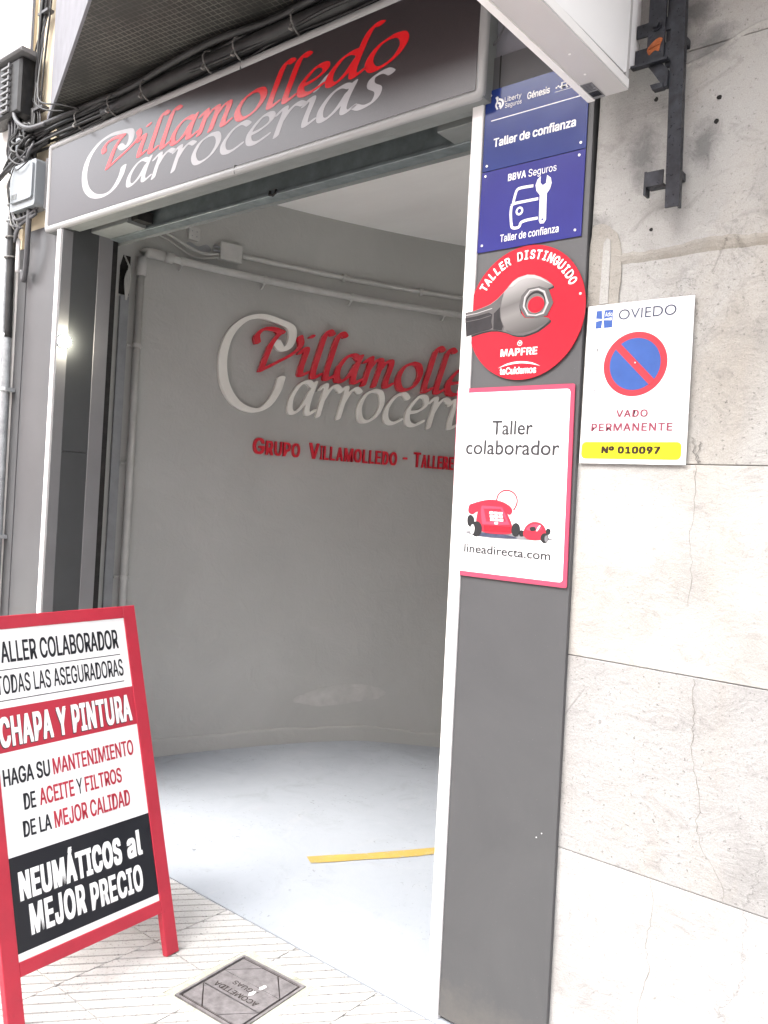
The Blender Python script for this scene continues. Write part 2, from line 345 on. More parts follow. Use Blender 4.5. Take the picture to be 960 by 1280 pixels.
def tag(o, label=None, cat=None, group=None, kind=None):
    if label: o['label'] = label
    if cat: o['category'] = cat
    if group: o['group'] = group
    if kind: o['kind'] = kind
    return o
def thing(name, label, cat, loc, group=None):
    o = bpy.data.objects.new(name, None); COL.objects.link(o); o.location = loc; o['_o'] = tuple(loc); o.empty_display_size = 0.1
    return tag(o, label, cat, group)
def spline(pts, n=8, closed=False):
    """Catmull-Rom through points of any dimension"""
    P = [np.array(p, float) for p in pts]; k = len(P); out = []
    for i in range(k if closed else k - 1):
        if closed: a, b, c, d = P[(i - 1) % k], P[i], P[(i + 1) % k], P[(i + 2) % k]
        else: a, b, c, d = P[max(i - 1, 0)], P[i], P[i + 1], P[min(i + 2, k - 1)]
        for t in np.linspace(0, 1, n, endpoint=False):
            out.append(0.5 * (2 * b + (c - a) * t + (2 * a - 5 * b + 4 * c - d) * t * t + (3 * b - a - 3 * c + d) * t ** 3))
    if not closed: out.append(P[-1])
    return out
def front(y):                       # a vertical board facing the street
    return lambda u, v, w: (u, y - w, v)
def circ(cu, cv, ru, rv=None, n=48, a0=0, a1=360):
    rv = rv or ru
    full = abs(a1 - a0) >= 360
    k = n if full else n + 1
    return [(cu + ru * math.cos(R_(a0 + (a1 - a0) * i / n)), cv + rv * math.sin(R_(a0 + (a1 - a0) * i / n))) for i in range(k)]
def rrect(u0, u1, v0, v1, r, n=5):
    o = []
    for cu, cv, a in ((u1 - r, v1 - r, 0), (u0 + r, v1 - r, 90), (u0 + r, v0 + r, 180), (u1 - r, v0 + r, 270)):
        o += [(cu + r * math.cos(R_(a + 90 * i / n)), cv + r * math.sin(R_(a + 90 * i / n))) for i in range(n + 1)]
    return o

def curve_mesh(cu):
    ob = bpy.data.objects.new('tmp', cu); me = bpy.data.meshes.new_from_object(ob)
    v = np.array([tuple(x.co) for x in me.vertices]); f = [tuple(p.vertices) for p in me.polygons]
    bpy.data.objects.remove(ob); bpy.data.meshes.remove(me); bpy.data.curves.remove(cu)
    return v, f
FONT = None
try:                                # Blender's own bundled sans; the built-in font serves if it is not there
    import os
    FONT = bpy.data.fonts.load(os.path.join(bpy.utils.system_resource('DATAFILES'), 'fonts', 'Inter.woff2'))
except Exception: FONT = None
def text_mesh(s, offset=0.0, shear=0.0, extrude=0.0, spacing=1.0, font='inter'):
    cu = bpy.data.curves.new('tmp', 'FONT'); cu.body = s
    if FONT and font == 'inter': cu.font = FONT; cu.offset = offset; cu.shear = shear
    cu.extrude = extrude; cu.space_character = spacing; cu.resolution_u = 4
    return curve_mesh(cu)
def contour_mesh(loops, extrude=0.0, bevel=0.0):
    cu = bpy.data.curves.new('tmp', 'CURVE'); cu.dimensions = '2D'; cu.fill_mode = 'BOTH'; cu.extrude = extrude
    cu.bevel_depth = bevel; cu.bevel_resolution = 1
    for lp in loops:
        sp = cu.splines.new('POLY'); sp.points.add(len(lp) - 1); sp.use_cyclic_u = True
        for q, p in zip(sp.points, lp): q.co = (p[0], p[1], 0, 1)
    return curve_mesh(cu)
def lay(name, v, f, fm, mat, parent, w0=0.0):
    mb = MB(); mb.add([fm(p[0], p[1], p[2] + w0) for p in v], f)
    return mb.build(name, mat, parent)
def text(s, u0, u1, v0, v1, fm, mat, parent, off=0.0, w=0.0010, name='lettering', shear=0.0, thick=0.0, font='inter'):
    """lettering fitted to the measured box u0..u1 x v0..v1; off thickens the strokes (fraction of the em)"""
    v, f = text_mesh(s, 0, shear, 0.1 if thick else 0.0, 1.10 if off > .03 else 1.0, font)
    a, b = v.min(0), v.max(0); r = max(off, 0) * (v1 - v0) / .72
    v[:, 0] = u0 + r + (v[:, 0] - a[0]) / (b[0] - a[0]) * (u1 - u0 - 2 * r)
    v[:, 1] = v0 + r + (v[:, 1] - a[1]) / (b[1] - a[1]) * (v1 - v0 - 2 * r)
    if thick: v[:, 2] = (v[:, 2] - a[2]) / (b[2] - a[2]) * thick
    sq = min(1.0, ((u1 - u0) / (b[0] - a[0])) / ((v1 - v0) / (b[1] - a[1])) * 1.25)
    offs = [(q, z) for q in (-1, -.33, .33, 1) for z in (-.55, .55)] if r > 0 else [(0, 0)]
    mb = MB()
    for k, (q, z) in enumerate(offs):
        mb.add([fm(p[0] + q * r * sq, p[1] + z * r, p[2] + w + k * .00004) for p in v], f)
    return mb.build(name, mat, parent)
def stroke_outline(pts, wid):
    P = spline([(a, b) for a, b in pts], 6); L = []; Rr = []
    for i, p in enumerate(P):
        t = P[min(i + 1, len(P) - 1)] - P[max(i - 1, 0)]; t = t / (np.hypot(*t) + 1e-9); n = np.array([-t[1], t[0]]) * wid / 2
        L.append(tuple(p + n)); Rr.append(tuple(p - n))
    return L + Rr[::-1]

# --- calligraphic logo glyphs: broad-nib strokes -> contour
def contours(strokes, a, b, ang, slant=0.0, step=0.016):
    """union of a rotated elliptic nib swept along the strokes, traced with marching squares"""
    S_ = np.concatenate([np.array(spline(st, 26)) for st in strokes])
    S_[:, 0] += S_[:, 1] * slant
    lo = S_.min(0) - a * 1.3; hi = S_.max(0) + a * 1.3
    xs = np.arange(lo[0], hi[0] + step, step); ys = np.arange(lo[1], hi[1] + step, step)
    X, Y = np.meshgrid(xs, ys); F = np.full(X.shape, 9.0); ca, sa = math.cos(R_(ang)), math.sin(R_(ang))
    for p in S_:
        dx = X - p[0]; dy = Y - p[1]
        F = np.minimum(F, np.sqrt(((dx * ca + dy * sa) / a) ** 2 + ((-dx * sa + dy * ca) / b) ** 2))
    F -= 1
    seg = {}
    def ip(i0, j0, i1, j1):
        f0, f1 = F[j0, i0], F[j1, i1]; t = f0 / (f0 - f1)
        return (xs[i0] + (xs[i1] - xs[i0]) * t, ys[j0] + (ys[j1] - ys[j0]) * t)
    pos = {}
    ins = F < 0
    for j in range(len(ys) - 1):
        row = ins[j, :-1].astype(int) + ins[j, 1:] * 2 + ins[j + 1, 1:] * 4 + ins[j + 1, :-1] * 8
        for i in np.nonzero((row > 0) & (row < 15))[0]:
            k = row[i]
            E_ = {'b': ('h', i, j), 'r': ('v', i + 1, j), 't': ('h', i, j + 1), 'l': ('v', i, j)}
            tab = {1: 'lb', 2: 'br', 3: 'lr', 4: 'rt', 5: 'lbrt', 6: 'bt', 7: 'lt', 8: 'tl', 9: 'tb', 10: 'brtl', 11: 'tr', 12: 'rl', 13: 'rb', 14: 'bl'}[int(k)]
            for q in range(0, len(tab), 2):
                A, B = E_[tab[q]], E_[tab[q + 1]]
                seg[A] = B
                for e in (A, B):
                    if e not in pos:
                        pos[e] = ip(e[1], e[2], e[1] + 1, e[2]) if e[0] == 'h' else ip(e[1], e[2], e[1], e[2] + 1)
    loops = []
    adj = {}
    for A, B in seg.items(): adj[A] = B
    while adj:
        st, nx = next(iter(adj.items())); lp = [st]; del adj[st]
        while nx != st and nx in adj:
            lp.append(nx); nx = adj.pop(nx)
        if len(lp) > 8:
            P = [pos[e] for e in lp]
            Q = []
            for q in range(0, len(P)):
                p0, p1, p2 = P[q - 1], P[q], P[(q + 1) % len(P)]
                Q.append(((p0[0] + 2 * p1[0] + p2[0]) / 4, (p0[1] + 2 * p1[1] + p2[1]) / 4))
            loops.append(Q[::2] if len(Q) > 24 else Q)
    return loops
GL = {
 'a': (0.92, [[(.62, .90), (.44, 1.0), (.2, .86), (.05, .45), (.11, .07), (.28, .03), (.48, .28), (.62, .72)], [(.70, 1.0), (.64, .5), (.65, .13), (.74, .03), (.9, .15)]]),
 'r': (0.70, [[(-.03, .82), (.1, .97), (.17, .9), (.15, .45), (.14, 0)], [(.15, .45), (.28, .8), (.46, .98), (.64, .88)]]),
 'o': (0.93, [[(.42, 1.0), (.15, .82), (.05, .4), (.2, .04), (.42, .0), (.68, .2), (.78, .6), (.65, .93), (.42, 1.0)]]),
 'c': (0.76, [[(.70, .86), (.5, 1.0), (.24, .86), (.06, .45), (.15, .1), (.38, .02), (.66, .18)]]),
 'e': (0.78, [[(.1, .42), (.4, .5), (.62, .72), (.54, .96), (.3, .94), (.07, .5), (.14, .12), (.36, .02), (.66, .18)]]),
 'i': (0.46, [[(-.02, .8), (.1, .97), (.18, .88), (.15, .3), (.2, .05), (.38, .15)], [(.2, 1.42), (.23, 1.42)]]),
 'I': (0.46, [[(-.02, .8), (.1, .97), (.18, .88), (.15, .3), (.2, .05), (.38, .15)], [(.18, 1.22), (.36, 1.6)]]),
 's': (0.72, [[(.64, .86), (.46, 1.0), (.22, .9), (.24, .66), (.46, .42), (.44, .1), (.2, 0), (0, .12)]]),
 'l': (0.44, [[(.42, 1.6), (.28, 1.7), (.17, 1.5), (.14, .8), (.13, .2), (.2, .03), (.37, .15)]]),
 'm': (1.22, [[(-.02, .82), (.1, .97), (.16, .88), (.13, 0)], [(.14, .5), (.3, .86), (.47, .97), (.53, .8), (.5, 0)], [(.51, .5), (.67, .86), (.84, .97), (.9, .8), (.87, .2), (.94, .03), (1.1, .15)]]),
 'd': (0.94, [[(.62, .90), (.44, 1.0), (.2, .86), (.05, .45), (.11, .07), (.28, .03), (.48, .28), (.62, .72)], [(.95, 1.66), (.80, 1.7), (.69, 1.4), (.64, .5), (.66, .13), (.75, .03), (.9, .15)]]),
 'V': (1.05, [[(-.42, .92), (-.5, 1.15), (-.36, 1.38), (-.05, 1.45), (.28, 1.38)], [(.2, 1.36), (.02, .9), (-.06, .02)], [(-.06, .02), (.35, .35), (.78, .72), (.98, 1.05), (.88, 1.34)]]),
 'C': (1.0, [[(.76, .76), (.84, .69), (.94, .73), (.99, .84), (.95, .94), (.76, .98), (.52, 1.0), (.28, .93), (.08, .75), (.0, .5), (.05, .24), (.22, .06), (.46, .0), (.66, .06), (.80, .22), (.86, .38)]]),
}
_gc = {}
def glyph(ch, bold):
    if (ch, bold) not in _gc:
        a = (0.118 if bold else 0.10); b = 0.045 if bold else 0.036
        if ch == 'C': lp = contours(GL['C'][1], 0.062, 0.022, 15, 0, 0.008)
        else: lp = contours(GL[ch][1], a, b, 35, 0.22)
        _gc[(ch, bold)] = lp
    return _gc[(ch, bold)]
def logo_loops(word, u0, u1, base, xh, bold):
    """list of (char, loops) with the word fitted between u0 and u1"""
    x = 0; items = []
    for ch in word:
        items.append((ch, x)); x += GL[ch][0] * (1.0)
    allx = [p[0] + o for ch, o in items for lp in glyph(ch, bold) for p in lp]
    k0, k1 = min(allx), max(allx); sc = (u1 - u0) / (k1 - k0)
    return [(ch, [[(u0 + (p[0] + o - k0) * sc, base + p[1] * xh) for p in lp] for lp in glyph(ch, bold)]) for ch, o in items]

# ------------------------------------------------------------------ measured surfaces
WA, WB, WC = -2.677, 0.027, 0.11
_ys = np.linspace(0, 5.3, 600); _ds = np.sqrt(1 + (WB + 2 * WC * _ys) ** 2)
_ss = np.concatenate([[0], np.cumsum((_ds[1:] + _ds[:-1]) / 2 * np.diff(_ys))])
def wallpt(s, z, w=0.0):            # curved garage wall: arc length, height, distance in front of it
    y = float(np.interp(s, _ss, _ys)); t = WB + 2 * WC * y; L = math.hypot(1, t)
    return (WA + WB * y + WC * y * y + w / L, y - w * t / L, z)
def zf(y):                          # garage floor height: a gentle ramp down
    return float(np.interp(y, [-1, 0.3, 0.9, 1.8, 2.1, 2.64, 5.5], [0, 0, -0.035, -0.055, -0.068, -0.15, -0.62]))
def lean(x, y, z): return (x - 0.0125 * z, y, z)

# ------------------------------------------------------------------ setting
MB().box(-300, 300, -300, 300, -1.3, -1.2).build('ground', 'earth')['kind'] = 'structure'
MB().box(-40, 40, -7.2, -1.58, -0.3, -0.13).build('road', 'asphalt')['kind'] = 'structure'
MB().box(-40, 40, -11, -7.2, -0.3, 0.0).build('far_pavement', 'tile')['kind'] = 'structure'
MB().box(-40, 40, -1.42, 0.3, -0.3, -0.03).build('pavement_bed', 'tile_j')['kind'] = 'structure'
for i in range(14):
    MB().box(-7 + i, -6.006 + i, -1.58, -1.42, -0.2, 0.0, ch=0.004).build('kerb', 'kerb')['kind'] = 'structure'

# floor
mb = MB(); ny, nx = 60, 2
ysf = list(np.linspace(-0.02, 5.3, ny)); vs = []; fs = []
for y in ysf: vs += [(-2.9, y, zf(y)), (0.9, y, zf(y)), (0.9, y, zf(y) - 0.2), (-2.9, y, zf(y) - 0.2)]
for i in range(ny - 1):
    for j in range(4): fs.append((i * 4 + j, i * 4 + (j + 1) % 4, i * 4 + 4 + (j + 1) % 4, i * 4 + 4 + j))
fs += [(0, 3, 2, 1), tuple((ny - 1) * 4 + k for k in range(4))]
garage_floor = mb.add(vs, fs).build('garage_floor', 'floor'); garage_floor['kind'] = 'structure'
# yellow line, laid on the ramp
mb = MB(); vs = []; fs = []
for i in range(21):
    t = i / 20 * 2.4; cxx, cyy = -0.988 + 0.447 * t + 0.012 * math.sin(t * 3), 0.4965 + 0.895 * t
    hw = 0.034 + 0.003 * math.sin(i * 2.3)
    for k in (-1, 1):
        px, py = cxx + k * hw * 0.86, cyy - k * hw * 0.5
        vs.append((px, py, zf(py) + 0.0025))
for i in range(20): fs.append((2 * i, 2 * i + 1, 2 * i + 3, 2 * i + 2))
o = mb.add(vs, fs).build('yellow_floor_line', 'fw'); o['kind'] = 'structure'

# interior wall, skirting, ceiling, inner side wall
mb = MB(); vs = []; fs = []; n = 80
for i in range(n + 1):
    s_ = i / n * 6.2
    for w_ in (0, -0.12):
        for z in (-0.8, 3.262): vs.append(wallpt(s_, z, w_))
for i in range(n):
    a = i * 4; b = a + 4
    fs += [(a, a + 1, b + 1, b), (a + 2, b + 2, b + 3, a + 3), (a + 1, a + 3, b + 3, b + 1)]
inwall = mb.add(vs, fs).build('garage_wall', 'inwall'); inwall['kind'] = 'structure'
for p in inwall.data.polygons: p.use_smooth = False
mb = MB(); vs = []; fs = []
for i in range(n + 1):
    s_ = 0.2 + i / n * 5.6; y = wallpt(s_, 0, 0)[1]; h = zf(y) + 0.092 + 0.004 * math.sin(s_ * 9) + 0.003 * math.sin(s_ * 23)
    vs += [wallpt(s_, zf(y) - 0.1, 0.018), wallpt(s_, h - 0.006, 0.016), wallpt(s_, h, 0.011), wallpt(s_, h + 0.003, -0.002)]
for i in range(n):
    for j in range(3): fs.append((i * 4 + j, i * 4 + j + 1, i * 4 + 5 + j, i * 4 + 4 + j))
mb.add(vs, fs).build('garage_skirting', 'inwall')['kind'] = 'structure'
MB().box(-3.0, 1.2, 0.2505, 6.2, 3.25, 3.45).build('garage_ceiling', 'ceil')['kind'] = 'structure'
MB().box(0.31, 0.5, 0.2505, 6.0, -0.8, 3.249).build('garage_side_wall', 'ceil')['kind'] = 'structure'  # unseen wall, made white to bounce light onto the ceiling
MB().box(-3.0, 1.2, 5.4, 5.6, -0.8, 3.249).build('garage_end_wall', 'ceil')['kind'] = 'structure'  # unseen too, white for the same bounced light
# masonry around the opening
MB().box(-2.72, -2.27, 0.02, 0.25, -0.2, 3.3).build('jamb_wall', 'soffit')['kind'] = 'structure'
MB().box(0.012, 0.349, 0.06, 0.25, -0.2, 3.3, lean).build('pillar_wall', 'soffit')['kind'] = 'structure'
MB().box(-2.27, 3.5, 0.02, 0.25, 3.302, 9).build('upper_wall', 'bayside')['kind'] = 'structure'
MB().box(-2.27, 0.012, 0.2455, 0.2500, 2.66, 3.302).build('lintel_wall', 'soffit')['kind'] = 'structure'
MB().box(-2.0, 0.37, 0.008, 0.02, 2.797, 3.3015).build('fascia_wall', 'bayside')['kind'] = 'structure'

# stone wall in courses
T = thing('stone_wall', 'weathered pale stone wall with cracks to the right of the grey pillar', 'wall', (0.9, 0.015, 0))
zs = [-0.1, 0.608, 1.122, 1.634, 2.160, 2.655, 3.30]
mats = ['stone_low', 'stone_lower_speckled', 'stone_mid', 'stone_up', 'stone_up', 'stone_up']
for i in range(6):
    for x0, x1 in ((0.352, 1.62), (1.622, 3.5)):
        yf = 0.015 + (0.002 if i == 3 else 0) - (0.001 if i in (1,) else 0)
        MB().box(x0, x1, yf, 0.25, zs[i] + 0.001, zs[i + 1] - 0.001, ch=0.0016).build('stone_slab', mats[i], T)
MB().box(0.36, 3.49, 0.0235, 0.24, -0.1, 3.28).build('joint_mortar', 'joint', T)
def crack(pts, wd, mat='crack', yy=0.0142):
    P = spline(pts, 5); L = []; Q = []
    r2 = random.Random(len(pts) * 7)
    for i, p in enumerate(P):
        j = r2.uniform(-1, 1) * 0.004; ww = wd * 0.75 * (0.45 + r2.random() * 0.9)
        L.append((p[0] + j - ww / 2, p[1])); Q.append((p[0] + j + ww / 2, p[1]))
    mb = MB(); k = len(P)
    mb.add([(a, yy, b) for a, b in L] + [(a, yy, b) for a, b in Q], [(i, i + 1, k + i + 1, k + i) for i in range(k - 1)])
    mb.build('crack', mat, T)
crack([(0.694, 1.118), (0.700, 1.04), (0.699, 0.97), (0.708, 0.90), (0.728, 0.83), (0.722, 0.77), (0.745, 0.71), (0.79, 0.655), (0.795, 0.612)], 0.0022, yy=0.0132)
crack([(0.62, 0.606), (0.632, 0.52), (0.618, 0.45), (0.63, 0.38), (0.612, 0.30), (0.62, 0.2)], 0.0018)
crack([(0.665, 1.632), (0.668, 1.55), (0.664, 1.47), (0.671, 1.38), (0.668, 1.29)], 0.0016)
crack([(0.655, 1.70), (0.66, 1.665), (0.668, 1.638)], 0.006)
crack([(0.675, 1.69), (0.668, 1.66), (0.672, 1.640)], 0.005)
# mortar ridge along the open joint and the old mortar patch left by a pipe
rr = random.Random(3); vs = []; fs = []; k = 140
for i in range(k + 1):
    x = 0.36 + i / k * 2.2; d = 0.006 * math.sin(x * 21) + rr.uniform(-0.003, 0.003)
    vs += [(x, 0.0168, 2.178 + d + 0.006), (x, 0.0118, 2.170 + d), (x, 0.0135, 2.158 + d * 0.5), (x, 0.0168, 2.149 + d * 0.3)]
for i in range(k):
    for j in range(3): fs.append((i * 4 + j, i * 4 + j + 1, i * 4 + 5 + j, i * 4 + 4 + j))
MB().add(vs, fs).build('mortar_ridge', 'patch', T)
vs = []; fs = []; k = 40
for i in range(k + 1):
    x = 0.50 + i / k * 0.9; z = 2.594 + (x - 0.5) * 0.30 - 0.12 * max(0, x - 0.75) + 0.004 * math.sin(x * 37)
    vs += [(x, 0.0152, z + 0.008), (x, 0.0118, z + 0.002), (x, 0.0152, z - 0.007)]
for i in range(k):
    for j in range(2): fs.append((i * 3 + j, i * 3 + j + 1, i * 3 + 4 + j, i * 3 + 3 + j))
MB().add(vs, fs).build('mortar_ridge', 'stone_up', T)
pt = spline([(0.353, 2.045), (0.353, 2.235), (0.372, 2.262), (0.402, 2.252), (0.430, 2.222), (0.439, 2.186), (0.442, 2.12), (0.441, 2.046)], 5)
MB().poly([(float(a) + rr.uniform(-.002, .002), float(b)) for a, b in pt], 0.0, 0.004, front(0.0165)).build('mortar_patch', 'patch', T)
MB().poly([(0.388, 2.05), (0.412, 2.05), (0.411, 2.18), (0.409, 2.215), (0.399, 2.222), (0.390, 2.21)], 0.0, 0.004, front(0.0145)).build('mortar_patch', 'stone_up', T)
for x, z, r in ((0.507, 2.556, .0055), (0.664, 2.52, .006), (0.515, 2.226, .005), (0.661, 2.463, .006), (0.384, 2.216, .005)):
    MB().poly([(x + r * math.cos(a) * rr.uniform(.8, 1.2), z + r * math.sin(a) * rr.uniform(.8, 1.2)) for a in np.linspace(0, 6.28, 9)[:-1]], 0, 0.0012, front(0.0146)).build('drill_hole', 'black', T)
    MB().poly([(x + 1.9 * r * math.cos(a) * rr.uniform(.6, 1.3), z + 2.2 * r * math.sin(a) * rr.uniform(.6, 1.3)) for a in np.linspace(0, 6.28, 12)[:-1]], 0, 0.0006, front(0.0149)).build('chipped_edge', 'stone_up', T)

# ------------------------------------------------------------------ pavement tiles (grooved diagonally) with the gap for the cover
def clip(poly, a, b, c):            # keep a*x+b*y<=c
    out = []
    for i in range(len(poly)):
        p, q = poly[i], poly[(i + 1) % len(poly)]; dp = a * p[0] + b * p[1] - c; dq = a * q[0] + b * q[1] - c
        if dp <= 0: out.append(p)
        if (dp < 0) != (dq < 0) and abs(dp - dq) > 1e-12:
            t = dp / (dp - dq); out.append((p[0] + (q[0] - p[0]) * t, p[1] + (q[1] - p[1]) * t))
    return out
GA = R_(51); gd = (-math.sin(GA), math.cos(GA)); PITCH = 0.0425; GW = 0.0080
def tile(rects, ox, oy, phase):
    mb = MB()
    for (x0, x1, y0, y1) in rects:
        mb.box(x0, x1, y0, y1, -0.03, -0.0045)
        cor = [(x0, y0), (x1, y0), (x1, y1), (x0, y1)]
        pr = [gd[0] * p[0] + gd[1] * p[1] for p in cor]
        k0 = math.floor((min(pr) - phase) / PITCH) - 1; k1 = math.ceil((max(pr) - phase) / PITCH) + 1
        for k in range(k0, k1 + 1):
            lo = phase + k * PITCH + GW / 2; hi = lo + PITCH - GW
            P = clip(clip(cor, gd[0], gd[1], hi), -gd[0], -gd[1], -lo)
            if len(P) < 3: continue
            c0 = sum(p[0] for p in P) / len(P); c1 = sum(p[1] for p in P) / len(P)
            n_ = len(P)
            Q = [(c0 + (p[0] - c0) * 0.99 , c1 + (p[1] - c1) * 0.99) for p in P]
            v = [(p[0], p[1], -0.0046) for p in P] + [(p[0], p[1], -0.0012) for p in P] + [(q[0], q[1], 0.0) for q in Q]
            f = [(i, (i + 1) % n_, (i + 1) % n_ + n_, i + n_) for i in range(n_)] + [(i + n_, (i + 1) % n_ + n_, (i + 1) % n_ + 2 * n_, i + 2 * n_) for i in range(n_)] + [tuple(range(2 * n_, 3 * n_))]
            mb.add(v, f)
    return mb
PV = tag(thing('tiled_pavement', None, None, (0, -0.7, 0)), kind='structure')
hole = (-0.632, -0.318, -0.482, -0.142); TS = 0.352; J = 0.002
proto = {}
for i in range(-8, 8):
    for j in range(4):
        x0 = -0.53 + i * TS + J; x1 = -0.53 + (i + 1) * TS - J
        y1 = [-0.0245, -0.330, -0.682, -1.034][j] - J; y0 = [-0.330, -0.682, -1.034, -1.418][j] + J
        if x0 < hole[1] and x1 > hole[0] and y0 < hole[3] and y1 > hole[2]:
            rc = []
            if y1 > hole[3]: rc.append((x0, x1, hole[3], y1))
            if y0 < hole[2]: rc.append((x0, x1, y0, hole[2]))
            ya, yb = max(y0, hole[2]), min(y1, hole[3])
            if x0 < hole[0]: rc.append((x0, hole[0], ya, yb))
            if x1 > hole[1]: rc.append((hole[1], x1, ya, yb))
            tile(rc, x0, y0, 0.0).build('tile', 'tile', PV)
        else:
            key = (j,)
            if key not in proto:
                b = tile([(0, x1 - x0, 0, y1 - y0)], 0, 0, 0.004)
                o = b.build('tile', 'tile'); o['_o'] = (0, 0, 0); proto[key] = o
                o.parent = PV; o.location = (x0, y0 + 0.7, 0)
            else:
                o = proto[key].copy(); COL.objects.link(o); o.location = (x0, y0 + 0.7, rr.uniform(-0.0012, 0.0006))

# manhole cover, turned 4 degrees
ca, sa = math.cos(R_(4)), math.sin(R_(4)); MC = (-0.476, -0.312)
def mh(u, v, w): return (MC[0] + u * ca - v * sa, MC[1] + u * sa + v * ca, w)
MORT = 1
T = thing('manhole_cover', 'small square cast iron water cover lettered ACOMETIDA AGUAS set in the pavement', 'manhole cover', (MC[0], MC[1], 0))
def ring(u0, u1, v0, v1, t, w0, w1, fm, name, mat, par):
    mb = MB()
    mb.poly([(u0, v0), (u1, v0), (u1 - t, v0 + t), (u0 + t, v0 + t)], w0, w1, fm); mb.poly([(u1, v0), (u1, v1), (u1 - t, v1 - t), (u1 - t, v0 + t)], w0, w1, fm)
    mb.poly([(u1, v1), (u0, v1), (u0 + t, v1 - t), (u1 - t, v1 - t)], w0, w1, fm); mb.poly([(u0, v1), (u0, v0), (u0 + t, v0 + t), (u0 + t, v1 - t)], w0, w1, fm)
    return mb.build(name, mat, par)
ring(-.132, .132, -.143, .143, .008, -.02, .002, mh, 'frame', 'iron', T)
ring(-.166, .166, -.180, .180, .0335, -.03, -.0016, mh, 'mortar_collar', 'mortar', T)
MB().poly([(-.124, -.135), (.124, -.135), (.124, .135), (-.124, .135)], -0.02, -0.0035, mh).build('lid', 'iron_d', T)
lid = T.children[-1] if T.children else None
def plate(P):
    c0 = sum(p[0] for p in P) / len(P); c1 = sum(p[1] for p in P) / len(P)
    Q = []
    for i, p in enumerate(P):
        dx, dy = c0 - p[0], c1 - p[1]; L = math.hypot(dx, dy); Q.append((p[0] + dx / L * 0.0035, p[1] + dy / L * 0.0035))
    MB().poly(Q, -0.0034, 0.0008, mh).build('raised_plate', 'iron', T)
a, b, c = .118, .128, .085
plate([(-a, -b), (-a + c, -b), (-a, -b + c)]); plate([(a, -b), (a, -b + c), (a - c, -b)])
plate([(a, b), (a - c, b), (a, b - c)]); plate([(-a, b), (-a, b - c), (-a + c, b)])
plate([(-a + c, b), (a - c, b), (a, b - c), (a, .043), (-a, .043), (-a, b - c)])
plate([(-a, .043), (a, .043), (a, -.046), (-a, -.046)])
plate([(-a, -.046), (a, -.046), (a, -b + c), (a - c, -b), (-a + c, -b), (-a, -b + c)])
mr = lambda u, v, w: mh(-u, -v, w)
text('ACOMETIDA', -.088, .088, .012, .034, mr, 'iron_d', T, off=0.01, w=0.0016)
text('AGUAS', -.048, .048, -.026, -.006, mr, 'iron_d', T, off=0.01, w=0.0016)
for cx_, cy_ in ((.036, .01), (.040, .05)):
    MB().poly([(cx_ + .007 * math.cos(q) * rr.uniform(.6, 1.4), cy_ + .014 * math.sin(q) * rr.uniform(.7, 1.2)) for q in np.linspace(0, 6.28, 18)[:-1]], 0.0017, 0.0019, mh).build('paint_splash', 'text_w', T)

# ------------------------------------------------------------------ grey clad pillar
T = thing('clad_pillar', 'tall grey clad pillar with white edge trim right of the garage opening', 'pillar', (0.19, 0, 0))
MB().box(0.031, 0.376, 0.0, 0.058, 0.012, 2.795, lean, ch=0.0008).build('cladding_panel', 'pillar', T)
MB().box(-0.008, 0.0305, -0.008, 0.058, 0.0, 2.68, lean, ch=0.003).build('edge_trim', 'trim', T)
MB().box(0.0755, 0.079, -0.0012, 0.0, 2.70, 2.795, lean).build('joint_strip', 'black', T)
for x, z in ((0.31, 0.62), (0.325, 0.635)):
    MB().poly(circ(x, z, .0018, n=8), 0, .0008, front(0)).build('screw', 'trim', T)

# left jamb cladding
T = thing('clad_jamb', 'grey clad left jamb of the opening with white edge trim and dark inner panel', 'door jamb', (-2.45, 0, 0))
MB().box(-2.655, -2.292, 0.0, 0.02, 0.0, 2.72, ch=0.001).build('cladding_panel', 'left_panel', T)
MB().box(-2.292, -2.262, -0.052, -0.012, 0.0, 2.658, ch=0.002).build('edge_trim', 'trim', T)
MB().box(-2.285, -2.249, -0.046, 0.0042, 0.0, 2.657, ch=0.001).build('shaded_trim_return', 'bar', T)  # side of the white trim, coloured grey for its shaded face
MB().box(-2.27, -2.247, 0.0045, 0.135, 0.0, 1.640).build('inner_panel', 'reveal', T)
MB().box(-2.27, -2.247, 0.0045, 0.135, 1.643, 2.80).build('inner_panel', 'reveal', T)
MB().box(-2.27, -2.244, 0.1355, 0.208, 0.0, 2.80, ch=0.002).build('door_guide', 'bar', T)
MB().box(-2.268, -2.2485, 0.2082, 0.238, 0.0, 2.80).build('guide_slot', 'black', T)
T = thing('added_wall_lamp', 'small round lamp added for the bright spot on the white trim of the left jamb', 'lamp', (-2.244, -0.02, 2.145))
fx = lambda u, v, w: (-2.246 + w, -0.018 + u, 2.145 + v)  # invented fixture that supplies the bright spot on the jamb
MB().poly(circ(0, 0, .030, n=24), 0, .006, fx).build('housing', 'alu', T)
lm = MB()
for a_ in range(4): lm.poly(circ(0, 0, .026 * math.cos(a_ * .35), n=24), .006 + .008 * a_, .014 + .008 * a_, fx)
lm.build('lens', 'lamp', T.children[0])

